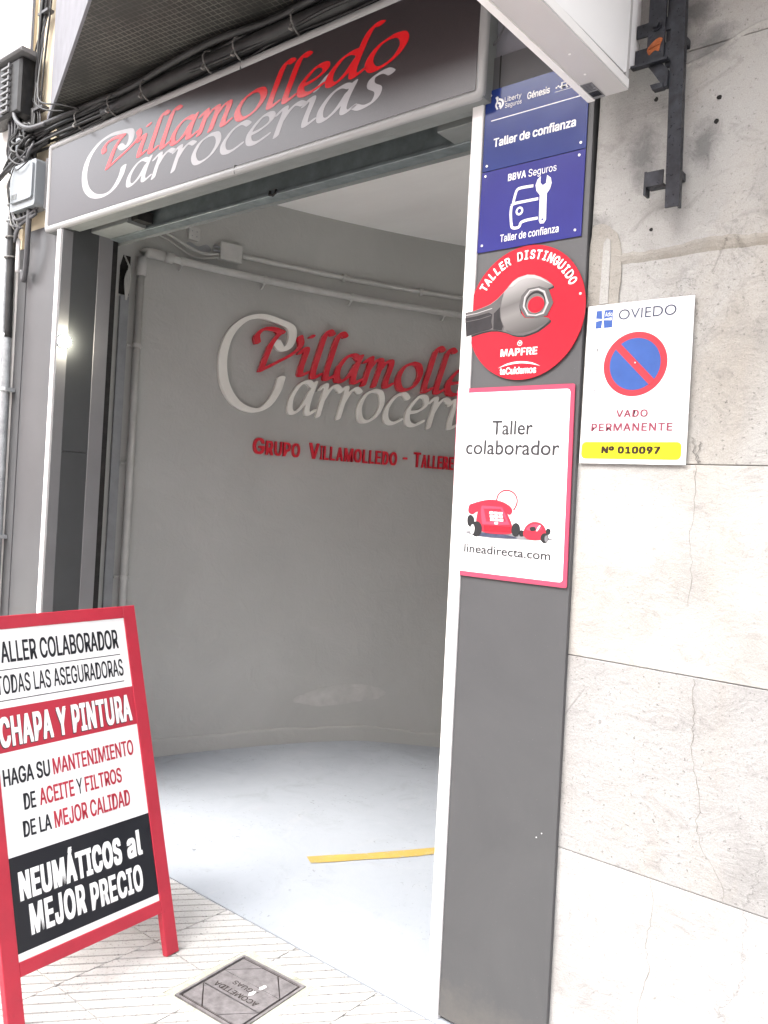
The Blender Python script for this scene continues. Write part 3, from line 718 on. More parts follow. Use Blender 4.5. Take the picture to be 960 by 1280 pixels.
# lintel: soffit strip, roller door beam, blocks
T = thing('roller_door_lintel', 'galvanised roller door housing across the top of the opening under the sign', 'roller door', (-1.15, 0.08, 2.60))
MB().box(-2.243, -0.036, 0.0075, 0.032, 2.664, 2.69).build('soffit_strip', 'soffit', T)
MB().box(-2.243, -0.02, 0.200, 0.245, 2.6855, 2.82).build('door_bottom_rail', 'galv', T)
MB().box(-2.243, -0.02, 0.190, 0.245, 2.671, 2.685, ch=0.002).build('rail_lip', 'galv', T)
MB().box(-2.243, -0.02, 0.0325, 0.245, 2.822, 2.83).build('gap_shade', 'black', T)  # black sheet stands for the shade in the gap above the rail
for x0, x1 in ((-2.2435, -1.95), (-0.24, -0.036)):
    b = MB().box(x0, x1, 0.09, 0.1895, 2.676, 2.735, ch=0.002).build('stop_block', 'soffit', T)
MB().box(-1.9495, -1.90, 0.11, 0.1895, 2.69, 2.735).build('block_recess', 'black', T)
MB().tube([(-1.12, 0.188, 2.69), (-1.12, 0.184, 2.674), (-1.10, 0.184, 2.668), (-1.085, 0.186, 2.678), (-1.09, 0.19, 2.69)], .005).build('latch_ring', 'black', T)
MB().poly(circ(-0.075, 2.70, .010, n=12), 0, .02, front(0.09)).build('bolt', 'black', T)

# ------------------------------------------------------------------ shop sign over the opening
SY = -0.045
def near(x, z, k=1.0396): return (1.3623 + (x - 1.3623) * k, 1.5 + (z - 1.5) * k)
T = thing('shop_sign', 'long dark fascia sign reading Villamolledo Carrocerías in white frame above the opening', 'sign', (-1.1, -0.06, 2.62))
u0, u1, v0, v1 = -2.412, 0.024, 2.660, 3.074
MB().box(u0 + .004, u1 - .004, SY, 0.007, v0 + .004, v1 - .004).build('body', 'soffit', T)
MB().box(u0 + .03, u1 - .03, SY - .0045, SY - .0005, v0 + .03, v1 - .03).build('face', 'acryl', T)
OUT = rrect(u0, u1, v0, v1, .022); INN = rrect(u0 + .030, u1 - .030, v0 + .030, v1 - .030, .003); n_ = len(OUT)
prof = [(0, -.006), (0, .003), (.12, .007), (.35, .010), (.65, .010), (.88, .007), (1, .003), (1, .0005)]
vs = []; fs = []
for t, w_ in prof:
    for p, q in zip(OUT, INN): vs.append((p[0] + (q[0] - p[0]) * t, SY - w_, p[1] + (q[1] - p[1]) * t))
for k in range(len(prof) - 1):
    for i in range(n_): fs.append((k * n_ + i, k * n_ + (i + 1) % n_, (k + 1) * n_ + (i + 1) % n_, (k + 1) * n_ + i))
MB().add(vs, fs).build('frame', 'frame_alu', T, smooth=True)
for x in (-1.05,):
    for z in (v0 + .018, v1 - .018): MB().box(x, x + .0015, SY - .0108, SY - .005, z - .016, z + .016).build('frame_joint', 'soffit', T)
fm = front(SY - .0045)
def logo(Cbox, gray, red, fm, par, th, mats, dw, letters=False):
    (c0, c1, cz0, cz1), (g0, g1, gb, gx), (r0, r1, rb, rx) = Cbox, gray, red
    items = []
    lps = glyph('C', False); xs_ = [p[0] for l in lps for p in l]; ys_ = [p[1] for l in lps for p in l]
    items.append(('C', [[(c0 + (p[0] - min(xs_)) / (max(xs_) - min(xs_)) * (c1 - c0), cz0 + (p[1] - min(ys_)) / (max(ys_) - min(ys_)) * (cz1 - cz0)) for p in l] for l in lps], mats[1], 0))
    items += [(c, l, mats[1], 0) for c, l in logo_loops('arrocerIas', g0, g1, gb, gx, False)]
    items += [(c, l, mats[0], dw) for c, l in logo_loops('Villamolledo', r0, r1, rb, rx, True)]
    for c, l, mt, ww in items:
        if th:
            v, f = contour_mesh(l, 0.5); v[:, 2] = (v[:, 2] + 0.5) * th
        else: v, f = contour_mesh(l)
        lay('letter', v, f, fm, mt, par, ww)
logo((-1.974, -1.593, 2.692, 2.948), (-1.635, -0.245, 2.702, 0.088), (-1.83, -0.200, 2.806, 0.080), lambda u, v, w: fm(*near(u, v), w + .0005), T, 0, ('acryl_red', 'acryl_sil'), 0.0006)
for o in [o for o in T.children if o.name.startswith('letter')]:
    pass

# raised letters on the curved garage wall
T = thing('logo_lettering', 'raised silver and red Villamolledo Carrocerías lettering on the grey garage wall', 'wall lettering', wallpt(2.0, 2.0, 0))
logo((1.103, 1.60, 1.98, 2.578), (1.565, 3.14, 2.005, 0.205), (1.315, 3.2, 2.235, 0.180), lambda u, v, w: wallpt(u, v, w + .004), T, 0.028, ('let_red', 'let_sil'), 0.008)
T = thing('caption_lettering', 'small raised red capitals GRUPO VILLAMOLLEDO - TALLERES below the wall logo', 'wall lettering', wallpt(2.0, 1.74, 0))
def raised(s, a, b, z0, z1, off): text(s, a, b, z0, z1, wallpt, 'let_red2', T, off=off, w=.002, name='letter', thick=.016)
def row(s, a, b, z0, z1):
    """small capitals: first letter taller, each letter a piece"""
    wd = {'I': .42, 'M': 1.25, 'L': .8, 'E': .85, 'R': 1, 'O': 1.1, 'V': 1.1, 'G': 1.15, 'S': .9, 'T': 1.0}
    W = [wd.get(c, 1) * (1.25 if i == 0 else 1) for i, c in enumerate(s)]; k = (b - a) / sum(W); x = a
    for i, c in enumerate(s):
        raised(c, x + .06 * k, x + (W[i] - .1) * k if c != 'I' else x + .34 * k, z0, z1 if i == 0 else z1 - (z1 - z0) * .12, 0.025); x += W[i] * k
row('GRUPO', 1.36, 1.68, 1.736, 1.838); row('VILLAMOLLEDO', 1.734, 2.36, 1.736, 1.838); row('TALLERES', 2.474, 2.815, 1.736, 1.838)
MB().poly([(2.40, 1.783), (2.428, 1.783), (2.428, 1.797), (2.40, 1.797)], .002, .018, wallpt).build('dash', 'let_red2', T)

# ------------------------------------------------------------------ pipes and wires on the garage wall
T = thing('wall_pipe', 'grey painted water pipe running along and down the garage wall', 'pipe', wallpt(0.63, 1.5, 0))
zp = 2.775; W_ = 0.045
MB().tube([wallpt(0.60, -.05, W_), wallpt(0.60, 2.66, W_)], .021, 12).build('upright', 'inpaint', T, smooth=True)
MB().tube([wallpt(s, zp, W_) for s in np.linspace(0.72, 3.2, 40)], .021, 12).build('run', 'inpaint', T, smooth=True)
MB().tube([wallpt(0.60, 2.64, W_), wallpt(0.60, 2.735, W_), wallpt(0.608, 2.76, W_), wallpt(0.632, zp, W_), wallpt(0.73, zp, W_)], .028, 12).build('elbow', 'inpaint', T, smooth=True)
MB().tube([wallpt(0.73, zp, W_), wallpt(0.78, zp, W_)], .030, 12).build('socket', 'inpaint', T, smooth=True)
def clipm(c, ax):
    mb = MB(); p = [Vector(c) + ax * .011, Vector(c) - ax * .011]; mb.tube(p, .0255, 12)
    return mb
for s in (0.84, 1.36, 1.95, 2.62):
    q = clipm(wallpt(s, zp, W_), (Vector(wallpt(s + .01, zp)) - Vector(wallpt(s, zp))).normalized())
    q.tube([wallpt(s, zp - .02, W_), wallpt(s, zp - .045, .02), wallpt(s, zp - .045, 0)], .006, 6)
    q.build('clip', 'inpaint', T)
for z in (2.26, 1.62, 1.00, 0.4):
    q = clipm(wallpt(0.60, z, W_), Vector((0, 0, 1))); q.tube([wallpt(0.555, z, .015), wallpt(0.645, z, .015)], .009, 6); q.build('clip', 'inpaint', T)
T = thing('pipe_chase', 'flat conduit coloured darker for its shade, with loose wires behind the upright pipe', 'conduit', wallpt(0.53, 1.5, 0))
f4 = lambda u, v, w: wallpt(u, v, w)
MB().poly([(0.505, -0.02), (0.553, -0.02), (0.553, 2.52), (0.505, 2.52)], 0, .018, f4).build('conduit', 'inpaint_d', T)  # darker colour holds the shade on this strip beside the pipe
MB().poly([(0.50, 2.53), (0.556, 2.53), (0.556, 2.74), (0.515, 2.74), (0.50, 2.68)], 0, .005, f4).build('opening', 'black', T)
for k in range(4):
    MB().tube([tuple(x) for x in spline([wallpt(.51 + .01 * k, 2.73 - .02 * k, .03), wallpt(.53, 2.67, .05), wallpt(.545 - .01 * k, 2.60, .04), wallpt(.535, 2.5, .02)], 5)], .005, 6).build('wire', 'inpaint', T)
T = thing('conduit_run', 'thin grey conduit with square junction box above the water pipe', 'conduit', wallpt(1.13, 2.88, 0))
b = MB().poly([(1.072, 2.845), (1.20, 2.845), (1.20, 2.935), (1.072, 2.935)], 0, .055, f4).build('junction_box', 'inpaint', T)
MB().poly([(1.068, 2.841), (1.204, 2.841), (1.204, 2.939), (1.068, 2.939)], .044, .052, f4).build('box_lid', 'inpaint', b)
MB().tube([wallpt(s, 2.893, .018) for s in np.linspace(1.2, 3.2, 30)], .0145, 10).build('run', 'inpaint', T, smooth=True)
for s in (1.9, 2.45): clipm(wallpt(s, 2.893, .018), (Vector(wallpt(s + .01, 0)) - Vector(wallpt(s, 0))).normalized()).build('clip', 'inpaint', T)
MB().tube([tuple(x) for x in spline([wallpt(.55, 2.99, .02), wallpt(.66, 2.945, .02), wallpt(.80, 2.90, .02), wallpt(.95, 2.855, .02), wallpt(1.07, 2.868, .03)], 6)], .009, 8).build('feed_cable', 'inpaint', T, smooth=True)
MB().tube([tuple(x) for x in spline([wallpt(.60, 2.93, .015), wallpt(.78, 2.875, .015), wallpt(.93, 2.825, .015), wallpt(1.07, 2.852, .03)], 6)], .006, 8).build('feed_cable', 'inpaint', T, smooth=True)
for k in range(3): MB().tube([wallpt(1.035, 2.865 + k * .022, .025), wallpt(1.072, 2.865 + k * .022, .025)], .007, 8).build('gland', 'inpaint_d', T)
T = thing('wall_socket', 'small square socket painted over on the garage wall left of the junction box', 'socket', wallpt(0.91, 2.93, 0))
MB().poly(rrect(.878, .945, 2.915, 2.985, .006), 0, .03, f4).build('housing', 'inpaint', T)
for a, b in ((.897, 2.962), (.925, 2.962), (.897, 2.935), (.925, 2.935)): MB().poly(circ(a, b, .004, n=8), .03, .031, f4).build('hole', 'inpaint_d', T)
MB().poly(spline([(.87, 2.885), (.90, 2.905), (.95, 2.892), (1.0, 2.915), (1.03, 2.89), (1.0, 2.862), (.93, 2.862)], 4, True), 0, .0025, f4).build('plaster_scar', 'inpaint_d', T)
MB().poly(circ(.76, 2.965, .007, n=8), 0, .004, f4).build('screw_hole', 'inpaint_d', T)
# filler patch low on the wall
mb = MB()
bl = [(1.72, .215), (1.80, .25), (1.92, .285), (2.05, .30), (2.2, .295), (2.32, .27), (2.38, .235), (2.33, .20), (2.2, .185), (2.05, .165), (1.9, .172), (1.8, .19)]
mb.poly([(float(a) + rr.uniform(-.01, .01), float(b) + rr.uniform(-.004, .004)) for a, b in spline(bl, 4, True)], 0, .0022, f4)
for a, b, L in ((1.95, .20, .2), (2.1, .27, .22), (1.8, .235, .12), (2.2, .215, .15)):
    mb.poly([(float(p[0]), float(p[1])) for p in spline([(a, b), (a + L * .5, b + .008), (a + L, b + .002), (a + L * .5, b - .002)], 4, True)], .002, .0045, f4)
o = mb.build('filler_patch', 'filler'); o['kind'] = 'structure'

# ------------------------------------------------------------------ plates on the pillar
def rivets(T, pts, fm, r=.0035, mat='chrome'):
    for a, b in pts: MB().poly(circ(a, b, r, n=10), 0.0, .0022, fm).build('rivet', mat, T)
# upper blue
YB = -0.001
T = thing('upper_blue_plate', 'upper blue enamel plate reading Taller de confianza with three insurer names', 'sign', (0.165, YB, 2.47), 'enamel plates fixed on the grey pillar')
MB().poly([(.005, 2.4675), (.329, 2.4675), (.326, 2.70), (.002, 2.70)], 0, .003, front(YB)).build('plate', 'blue', T)
fm = front(YB - .003)
rivets(T, [(.019, 2.685), (.314, 2.484), (.020, 2.482), (.312, 2.688)], fm)
text('Liberty', .067, .121, 2.650, 2.668, fm, 'text_w', T, off=.005)
text('Seguros', .069, .123, 2.633, 2.650, fm, 'text_w', T, off=.005)
text('Génesis', .140, .211, 2.642, 2.663, fm, 'text_w', T, off=.03)
text('RE', .244, .29, 2.643, 2.662, fm, 'text_w', T, off=.02)
MB().poly([(.226, 2.6395), (.31, 2.6395), (.31, 2.6405), (.226, 2.6405)], 0, .0008, fm).build('thin_line', 'text_w', T)
for x in (.230, .2355, .241): MB().poly(circ(x, 2.651 + (.003 if x == .2355 else 0), .0026, n=8), 0, .0008, fm).build('emblem', 'text_w', T)
MB().poly([(.025, 2.6095), (.309, 2.6095), (.309, 2.612), (.025, 2.612)], 0, .0008, fm).build('rule', 'text_w', T)
text('Taller de confianza', .038, .296, 2.531, 2.558, fm, 'text_w', T, off=.03)
for st, wd in (([(.037, 2.676), (.042, 2.664), (.038, 2.652), (.044, 2.640)], .005), ([(.046, 2.668), (.058, 2.662), (.061, 2.650), (.052, 2.640)], .006), ([(.044, 2.658), (.052, 2.654), (.050, 2.645)], .006), ([(.040, 2.676), (.044, 2.670)], .005)):
    MB().poly(stroke_outline(st, wd), 0, .0008, fm).build('emblem', 'text_w', T)
T = thing('lower_blue_plate', 'lower blue enamel plate reading BBVA Seguros with white car and spanner drawing', 'sign', (0.165, YB, 2.235), 'enamel plates fixed on the grey pillar')
MB().poly([(.004, 2.234), (.331, 2.234), (.329, 2.465), (.005, 2.465)], 0, .003, front(YB)).build('plate', 'blue2', T)
rivets(T, [(.018, 2.453), (.312, 2.451), (.313, 2.252), (.020, 2.253)], fm)
text('BBVA', .094, .152, 2.424, 2.445, fm, 'text_w', T, off=.035)
text('Seguros', .160, .246, 2.418, 2.444, fm, 'text_w', T)
text('Taller de confianza', .080, .264, 2.254, 2.276, fm, 'text_w', T, off=.012)
for i, (st, wd) in enumerate((([(.116, 2.360), (.120, 2.378), (.126, 2.394), (.140, 2.3975), (.177, 2.396)], .0075), ([(.111, 2.352), (.110, 2.330), (.114, 2.298)], .0075), ([(.110, 2.3525), (.120, 2.357), (.150, 2.3575), (.195, 2.357)], .0075),
                 ([(.114, 2.303), (.117, 2.291), (.128, 2.287), (.140, 2.289), (.146, 2.300), (.165, 2.3035), (.197, 2.3035)], .0075))):
    MB().poly(stroke_outline(st, wd), 0, .0008 + .0001 * i, fm).build('car_drawing', 'text_w', T)
MB().poly(circ(.138, 2.333, .0118), 0, .0013, fm).build('car_drawing', 'text_w', T)
MB().poly(circ(.138, 2.333, .0062), 0.0013, .0016, fm).build('car_drawing', 'blue2', T)
wr = [(.200, 2.366), (.189, 2.379), (.185, 2.395), (.190, 2.410), (.199, 2.418), (.199, 2.400), (.207, 2.391), (.217, 2.395), (.219, 2.417), (.230, 2.408), (.234, 2.393), (.230, 2.378), (.221, 2.367), (.2235, 2.295), (.217, 2.286), (.206, 2.287), (.202, 2.296)]
MB().poly(wr, 0, .0017, fm).build('spanner_drawing', 'text_w', T)
MB().poly(circ(.2125, 2.297, .003, n=10), .0017, .002, fm).build('spanner_drawing', 'blue2', T)
MB().poly([(.124, 2.297), (.136, 2.2965), (.136, 2.294), (.124, 2.2945)], .0014, .0017, fm).build('car_drawing', 'blue2', T)

# round red plate
T = thing('round_red_plate', 'round red enamel plate reading Taller Distinguido with big spanner and nut', 'sign', (0.172, -.004, 1.86), 'enamel plates fixed on the grey pillar')
MC2 = (.174, 2.045); RX, RZ = .184, .186
MB().poly(circ(*MC2, RX, RZ, 72), 0, .003, front(-.0035)).build('disc', 'redsign', T)
fm = front(-.0065)
def arc_text(s, r, h, a0, a1, mat, par, off):
    for i, c in enumerate(s):
        if c == ' ': continue
        a = a0 + (a1 - a0) * (i + .5) / len(s); v, f = text_mesh(c)
        lo, hi = v.min(0), v.max(0); wdt = (hi[0] - lo[0]) / (hi[1] - lo[1]) * h * .80
        L = abs(R_(a1 - a0)) * r / len(s); wdt = min(wdt, L * .80)
        v[:, 0] = (v[:, 0] - lo[0]) / (hi[0] - lo[0]) * wdt - wdt / 2; v[:, 1] = (v[:, 1] - lo[1]) / (hi[1] - lo[1]) * h
        q = R_(a); ux, uz = math.sin(q), -math.cos(q)
        mb = MB()
        for k in range(9):
            e = off * h if k < 8 else 0; ex, ez = e * (-1, -.33, .33, 1, -1, -.33, .33, 1, 0)[k], e * .6 * (1 if k < 4 else -1)
            mb.add([fm(MC2[0] + math.cos(q) * (r + p[1]) + ux * p[0] + ex, MC2[1] + math.sin(q) * (r + p[1]) + uz * p[0] + ez, .001 + k * .00004) for p in v], f)
        mb.build('lettering', mat, par)
arc_text('TALLER DISTINGUIDO', .148, .024, 152, 23, 'text_w', T, .05)
body = [(-.022, 2.064), (.010, 2.066), (.040, 2.073), (.064, 2.080), (.085, 2.092), (.102, 2.106), (.118, 2.121), (.133, 2.136), (.150, 2.145), (.178, 2.1495), (.200, 2.146), (.220, 2.138), (.240, 2.127), (.254, 2.116), (.259, 2.111), (.258, 2.107), (.246, 2.104), (.238, 2.102),
        (.215, 2.113), (.183, 2.111), (.163, 2.092), (.158, 2.064), (.164, 2.045), (.178, 2.030), (.205, 2.027), (.232, 2.029), (.237, 2.028), (.252, 2.023), (.257, 2.018), (.254, 2.013), (.238, 2.002), (.219, 1.991), (.198, 1.985), (.177, 1.981), (.158, 1.982), (.141, 1.986), (.125, 1.993), (.110, 1.998), (.090, 2.003), (.066, 2.005), (.040, 2.002), (.018, 1.998), (-.014, 1.991)]
sh = [(a + .004, b - .004) for a, b in body]
MB().poly(sh, 0, .0006, fm).build('spanner_drawing', 'steel_d', T)
MB().poly(body, .0006, .0012, fm).build('spanner_drawing', 'steel_l', T)
hd = [(-.0215, 2.0635), (.010, 2.0655), (.040, 2.0715), (.064, 2.0785), (.085, 2.0905), (.106, 2.108), (.100, 2.085), (.097, 2.060), (.103, 2.030), (.114, 2.010), (.110, 1.9985), (.090, 2.0035), (.066, 2.0055), (.040, 2.0025), (.018, 1.9985), (-.0135, 1.9915)]
MB().poly(hd, .0012, .0016, fm).build('spanner_drawing', 'steel_m', T)
MB().poly([(-.0205, 2.047), (.020, 2.050), (.060, 2.056), (.072, 2.050), (.070, 2.030), (.075, 2.012), (.066, 2.007), (.020, 2.000), (-.0135, 1.9935)], .0016, .0019, fm).build('spanner_drawing', 'steel_d', T)
MB().poly([(-.0215, 2.056), (.020, 2.059), (.070, 2.068), (.070, 2.066), (.020, 2.057), (-.0213, 2.054)], .0016, .0019, fm).build('spanner_drawing', 'steel_h', T)
MB().poly([(-.020, 2.037), (.030, 2.041), (.068, 2.048), (.068, 2.046), (.030, 2.039), (-.020, 2.035)], .0019, .0021, fm).build('spanner_drawing', 'steel_m', T)
MB().poly([(.077, 2.052), (.096, 2.068), (.098, 2.04), (.110, 2.012), (.106, 2.001), (.078, 2.006)], .0016, .0018, fm).build('spanner_drawing', 'steel_d', T)
MB().poly([(.118, 2.121), (.133, 2.136), (.150, 2.145), (.178, 2.1495), (.200, 2.146), (.220, 2.138), (.256, 2.113), (.220, 2.131), (.198, 2.138), (.176, 2.1405), (.152, 2.135), (.134, 2.122)], .0012, .0016, fm).build('spanner_drawing', 'steel_h', T)
MB().poly([(.256, 2.017), (.236, 2.0055), (.215, 1.996), (.196, 1.991), (.170, 1.989), (.146, 1.992), (.120, 2.002), (.125, 1.993), (.141, 1.986), (.158, 1.982), (.177, 1.981), (.198, 1.985), (.219, 1.991), (.238, 2.002)], .0012, .0016, fm).build('spanner_drawing', 'steel_m', T)
nut = [(.181, 2.110), (.218, 2.113), (.247, 2.102), (.264, 2.064), (.247, 2.030), (.216, 2.027), (.180, 2.031), (.159, 2.062), (.163, 2.092)]
MB().poly(nut, .0012, .0017, fm).build('nut_drawing', 'steel_m', T)
MB().poly([(.188, 2.106), (.216, 2.108), (.236, 2.098), (.250, 2.064), (.237, 2.036), (.214, 2.032), (.186, 2.036), (.170, 2.062), (.173, 2.088)], .0017, .0019, fm).build('nut_drawing', 'steel_h', T)
MB().poly([(.191, 2.103), (.214, 2.104), (.232, 2.094), (.244, 2.064), (.233, 2.040), (.212, 2.0355), (.190, 2.039), (.175, 2.062), (.178, 2.086)], .0019, .0021, fm).build('nut_drawing', 'steel_l', T)
MB().poly(circ(.209, 2.069, .031, .032, 40), .0021, .0023, fm).build('nut_drawing', 'steel_d', T)
MB().poly(circ(.209, 2.066, .028, .028, 40), .0023, .0025, fm).build('nut_drawing', 'steel_l', T)
MB().poly(circ(.2115, 2.063, .0255, .0225, 40), .0025, .0027, fm).build('nut_drawing', 'redsign', T)
rivets(T, [(-.004, 2.079), (.342, 2.079)], fm)
MB().poly(circ(.167, 1.961, .0075, n=20), 0, .0008, fm).build('emblem', 'text_w', T)
MB().poly(circ(.167, 1.961, .006, n=20), .0008, .0010, fm).build('emblem', 'redsign', T)
MB().poly([(.163, 1.964), (.165, 1.964), (.167, 1.961), (.169, 1.964), (.171, 1.964), (.168, 1.958), (.166, 1.958)], .001, .0012, fm).build('emblem', 'text_w', T)
text('MAPFRE', .107, .224, 1.926, 1.948, fm, 'text_w', T, off=.045)
text('teCuidamos', .108, .224, 1.875, 1.896, fm, 'text_w', T, off=.03)
sw = spline([(.102, 1.895), (.130, 1.906), (.167, 1.9105), (.205, 1.906), (.236, 1.894)], 6); sw2 = spline([(.236, 1.894), (.205, 1.9015), (.167, 1.9050), (.130, 1.9015), (.102, 1.895)], 6)
MB().poly([(float(a), float(b)) for a, b in sw + sw2[1:-1]], 0, .0008, fm).build('swoosh', 'text_w', T)

# tall white plate with pink-red border
T = thing('white_plate', 'white plate with pinkish red border reading Taller colaborador above red telephone on wheels', 'sign', (0.16, -.002, 1.30), 'enamel plates fixed on the grey pillar')
def skew(u, v, w): return (u + (1.84 - v) * .024, -.002 - w, v)
MB().poly(rrect(-.034, .342, 1.299, 1.842, .006), 0, .004, skew).build('plate', 'pinkred', T)
MB().poly(rrect(-.0175, .330, 1.3125, 1.8285, .010), .004, .0048, skew).build('print_field', 'white', T)
fm = lambda u, v, w: (u, -.0068 - w, v)
text('Taller', .094, .225, 1.706, 1.7465, fm, 'text_g', T, off=.010, font='builtin')
text('colaborador', .010, .310, 1.650, 1.6915, fm, 'text_g', T, off=.010, font='builtin')
text('lineadirecta.com', .025, .303, 1.3675, 1.3925, fm, 'text_g', T, off=.016, font='builtin')
MB().poly([(.030, 1.3555), (.303, 1.3555), (.303, 1.3562), (.030, 1.3562)], 0, .0006, fm).build('thin_line', 'text_lg', T)
def pic(pts, w0, mat, n=4, closed=True):
    MB().poly([(float(a), float(b)) for a, b in (spline(pts, n, True) if n else pts)], w0, w0 + .0003, fm).build('telephone_picture', mat, T)
pic([(.028, 1.423), (.10, 1.414), (.20, 1.416), (.29, 1.421), (.30, 1.427), (.20, 1.430), (.05, 1.430)], .0000, 'text_lg')
pic([(.05, 1.420), (.12, 1.4165), (.20, 1.420), (.12, 1.430)], .0003, 'text_navy')
pic([(.032, 1.448), (.030, 1.468), (.040, 1.476), (.052, 1.468), (.053, 1.450), (.044, 1.440)], .0006, 'rubber')
pic([(.031, 1.488), (.034, 1.504), (.048, 1.510), (.075, 1.518), (.110, 1.523), (.145, 1.518), (.170, 1.506), (.177, 1.494), (.170, 1.483), (.150, 1.490), (.100, 1.498), (.062, 1.486), (.048, 1.478), (.036, 1.480)], .0009, 'redprint')
pic([(.070, 1.504), (.090, 1.508), (.142, 1.507), (.152, 1.500), (.176, 1.462), (.179, 1.440), (.174, 1.430), (.120, 1.427), (.086, 1.430), (.068, 1.444), (.060, 1.462)], .0012, 'redprint')
pic([(.075, 1.500), (.092, 1.504), (.140, 1.503), (.148, 1.496), (.168, 1.462), (.165, 1.455), (.090, 1.452), (.080, 1.458)], .0015, 'pinkred')
pic([(.084, 1.496), (.140, 1.498), (.160, 1.464), (.095, 1.460)], .0018, 'redprint', 0)
pic([(.087, 1.449), (.176, 1.450), (.177, 1.434), (.090, 1.432)], .0018, 'redsign', 0)
for c in range(3):
    for r in range(3):
        x = .104 + c * .015 + r * .002; z = 1.489 - r * .0095
        pic([(x, z), (x + .0125, z), (x + .0125, z - .007), (x, z - .007)], .0021, 'text_w', 0)
pic([(.122, 1.4605), (.134, 1.4605), (.134, 1.454), (.122, 1.454)], .0021, 'text_w', 0)
for cx_, cz_, rx, rz in ((.063, 1.437, .019, .022), (.192, 1.443, .014, .019)):
    MB().poly(circ(cx_, cz_, rx, rz, 24), .0015, .0018, fm).build('telephone_picture', 'rubber', T)
MB().poly(circ(.050, 1.435, .007, .014, 20), .0021, .0023, fm).build('telephone_picture', 'text_w', T)
for i, (st, wd) in enumerate((([(.124, 1.521), (.128, 1.537), (.141, 1.548), (.158, 1.551), (.175, 1.546), (.187, 1.534), (.190, 1.518), (.184, 1.502), (.180, 1.497)], .0042),)):
    MB().poly(stroke_outline(st, wd), 0.0003, .0006, fm).build('telephone_picture', 'redprint', T)
pic([(.207, 1.426), (.217, 1.428), (.218, 1.440), (.208, 1.443), (.203, 1.435)], .0006, 'rubber'); pic([(.283, 1.436), (.296, 1.438), (.298, 1.450), (.287, 1.452)], .0006, 'rubber')
pic([(.216, 1.436), (.222, 1.454), (.240, 1.467), (.262, 1.468), (.278, 1.459), (.285, 1.443), (.280, 1.428), (.262, 1.419), (.234, 1.419), (.219, 1.427)], .0009, 'redprint')
pic([(.224, 1.446), (.240, 1.460), (.262, 1.462), (.272, 1.450), (.250, 1.444)], .0012, 'pinkred'); pic([(.236, 1.452), (.250, 1.455), (.254, 1.446), (.240, 1.443)], .0015, 'rubber')
pic([(.262, 1.458), (.268, 1.459), (.260, 1.445), (.256, 1.445)], .0015, 'text_w')
MB().poly(circ(.282, 1.4265, .012, .0135, 20), .0012, .0015, fm).build('telephone_picture', 'rubber', T)
MB().poly(circ(.288, 1.4255, .0055, .009, 20), .0015, .0018, fm).build('telephone_picture', 'text_lg', T)

# no-parking plate
T = thing('no_parking_plate', 'white municipal VADO PERMANENTE plate with red and blue no parking disc on the stone wall', 'sign', (0.5, .0, 1.63))
YV = .010
MB().poly([(.3625, 1.632), (.643, 1.632), (.639, 2.0455), (.361, 2.0455)], 0, .004, front(YV)).build('plate', 'white', T)
fm = front(YV - .004)
MB().poly([(.385, 1.985), (.431, 1.985), (.431, 2.031), (.385, 2.031)], 0, .0005, fm).build('emblem', 'vblue', T)
for q in ([(.4015, 1.986), (.4085, 1.986), (.406, 2.004), (.4075, 2.030), (.4005, 2.030), (.403, 2.004)], [(.386, 2.0035), (.386, 2.0105), (.404, 2.0080), (.428, 2.0105), (.428, 2.0035), (.404, 2.0060)]):
    MB().poly(q, .0005, .0008 + .0001 * len(q) * (q[0][0] < .39), fm).build('emblem', 'text_w', T)
text('Adio', .410, .430, 2.014, 2.026, fm, 'text_w', T, w=.0008)
text('OVIEDO', .447, .597, 2.002, 2.0285, fm, 'text_navy', T, off=0, font='builtin')
VC = (.4985, 1.886)
MB().poly(circ(*VC, .084, .082, 64), 0, .0006, fm).build('ring', 'vred', T)
MB().poly(circ(*VC, .067, .066, 64), .0006, .0010, fm).build('disc', 'vblue', T)
d = (.70, -.715); nrm = (.715, .70)
MB().poly([(VC[0] + d[0] * s_ * .070 + nrm[0] * t_ * .0092, VC[1] + d[1] * s_ * .069 + nrm[1] * t_ * .0092) for s_, t_ in ((-1, -1), (1, -1), (1, 1), (-1, 1))], .0010, .0014, fm).build('slash', 'vred', T)
text('VADO', .457, .541, 1.751, 1.7705, fm, 'text_wine', T, off=.034)
text('PERMANENTE', .391, .606, 1.7155, 1.7365, fm, 'text_wine', T, off=.034)
MB().poly(rrect(.367, .631, 1.644, 1.688, .012), 0, .0006, fm).build('label', 'yellow', T)
text('Nº 010097', .423, .579, 1.657, 1.678, fm, 'text_br', T, off=.07, w=.0012)
text('C/ GASCONA, Nº24', 1.788, 1.932, -.399, -.388, lambda u, v, w: (-v, YV - .004 - w, u), 'text_lg', T, off=0)
rivets(T, [(.5, 1.889)], front(YV - .0055), .002)

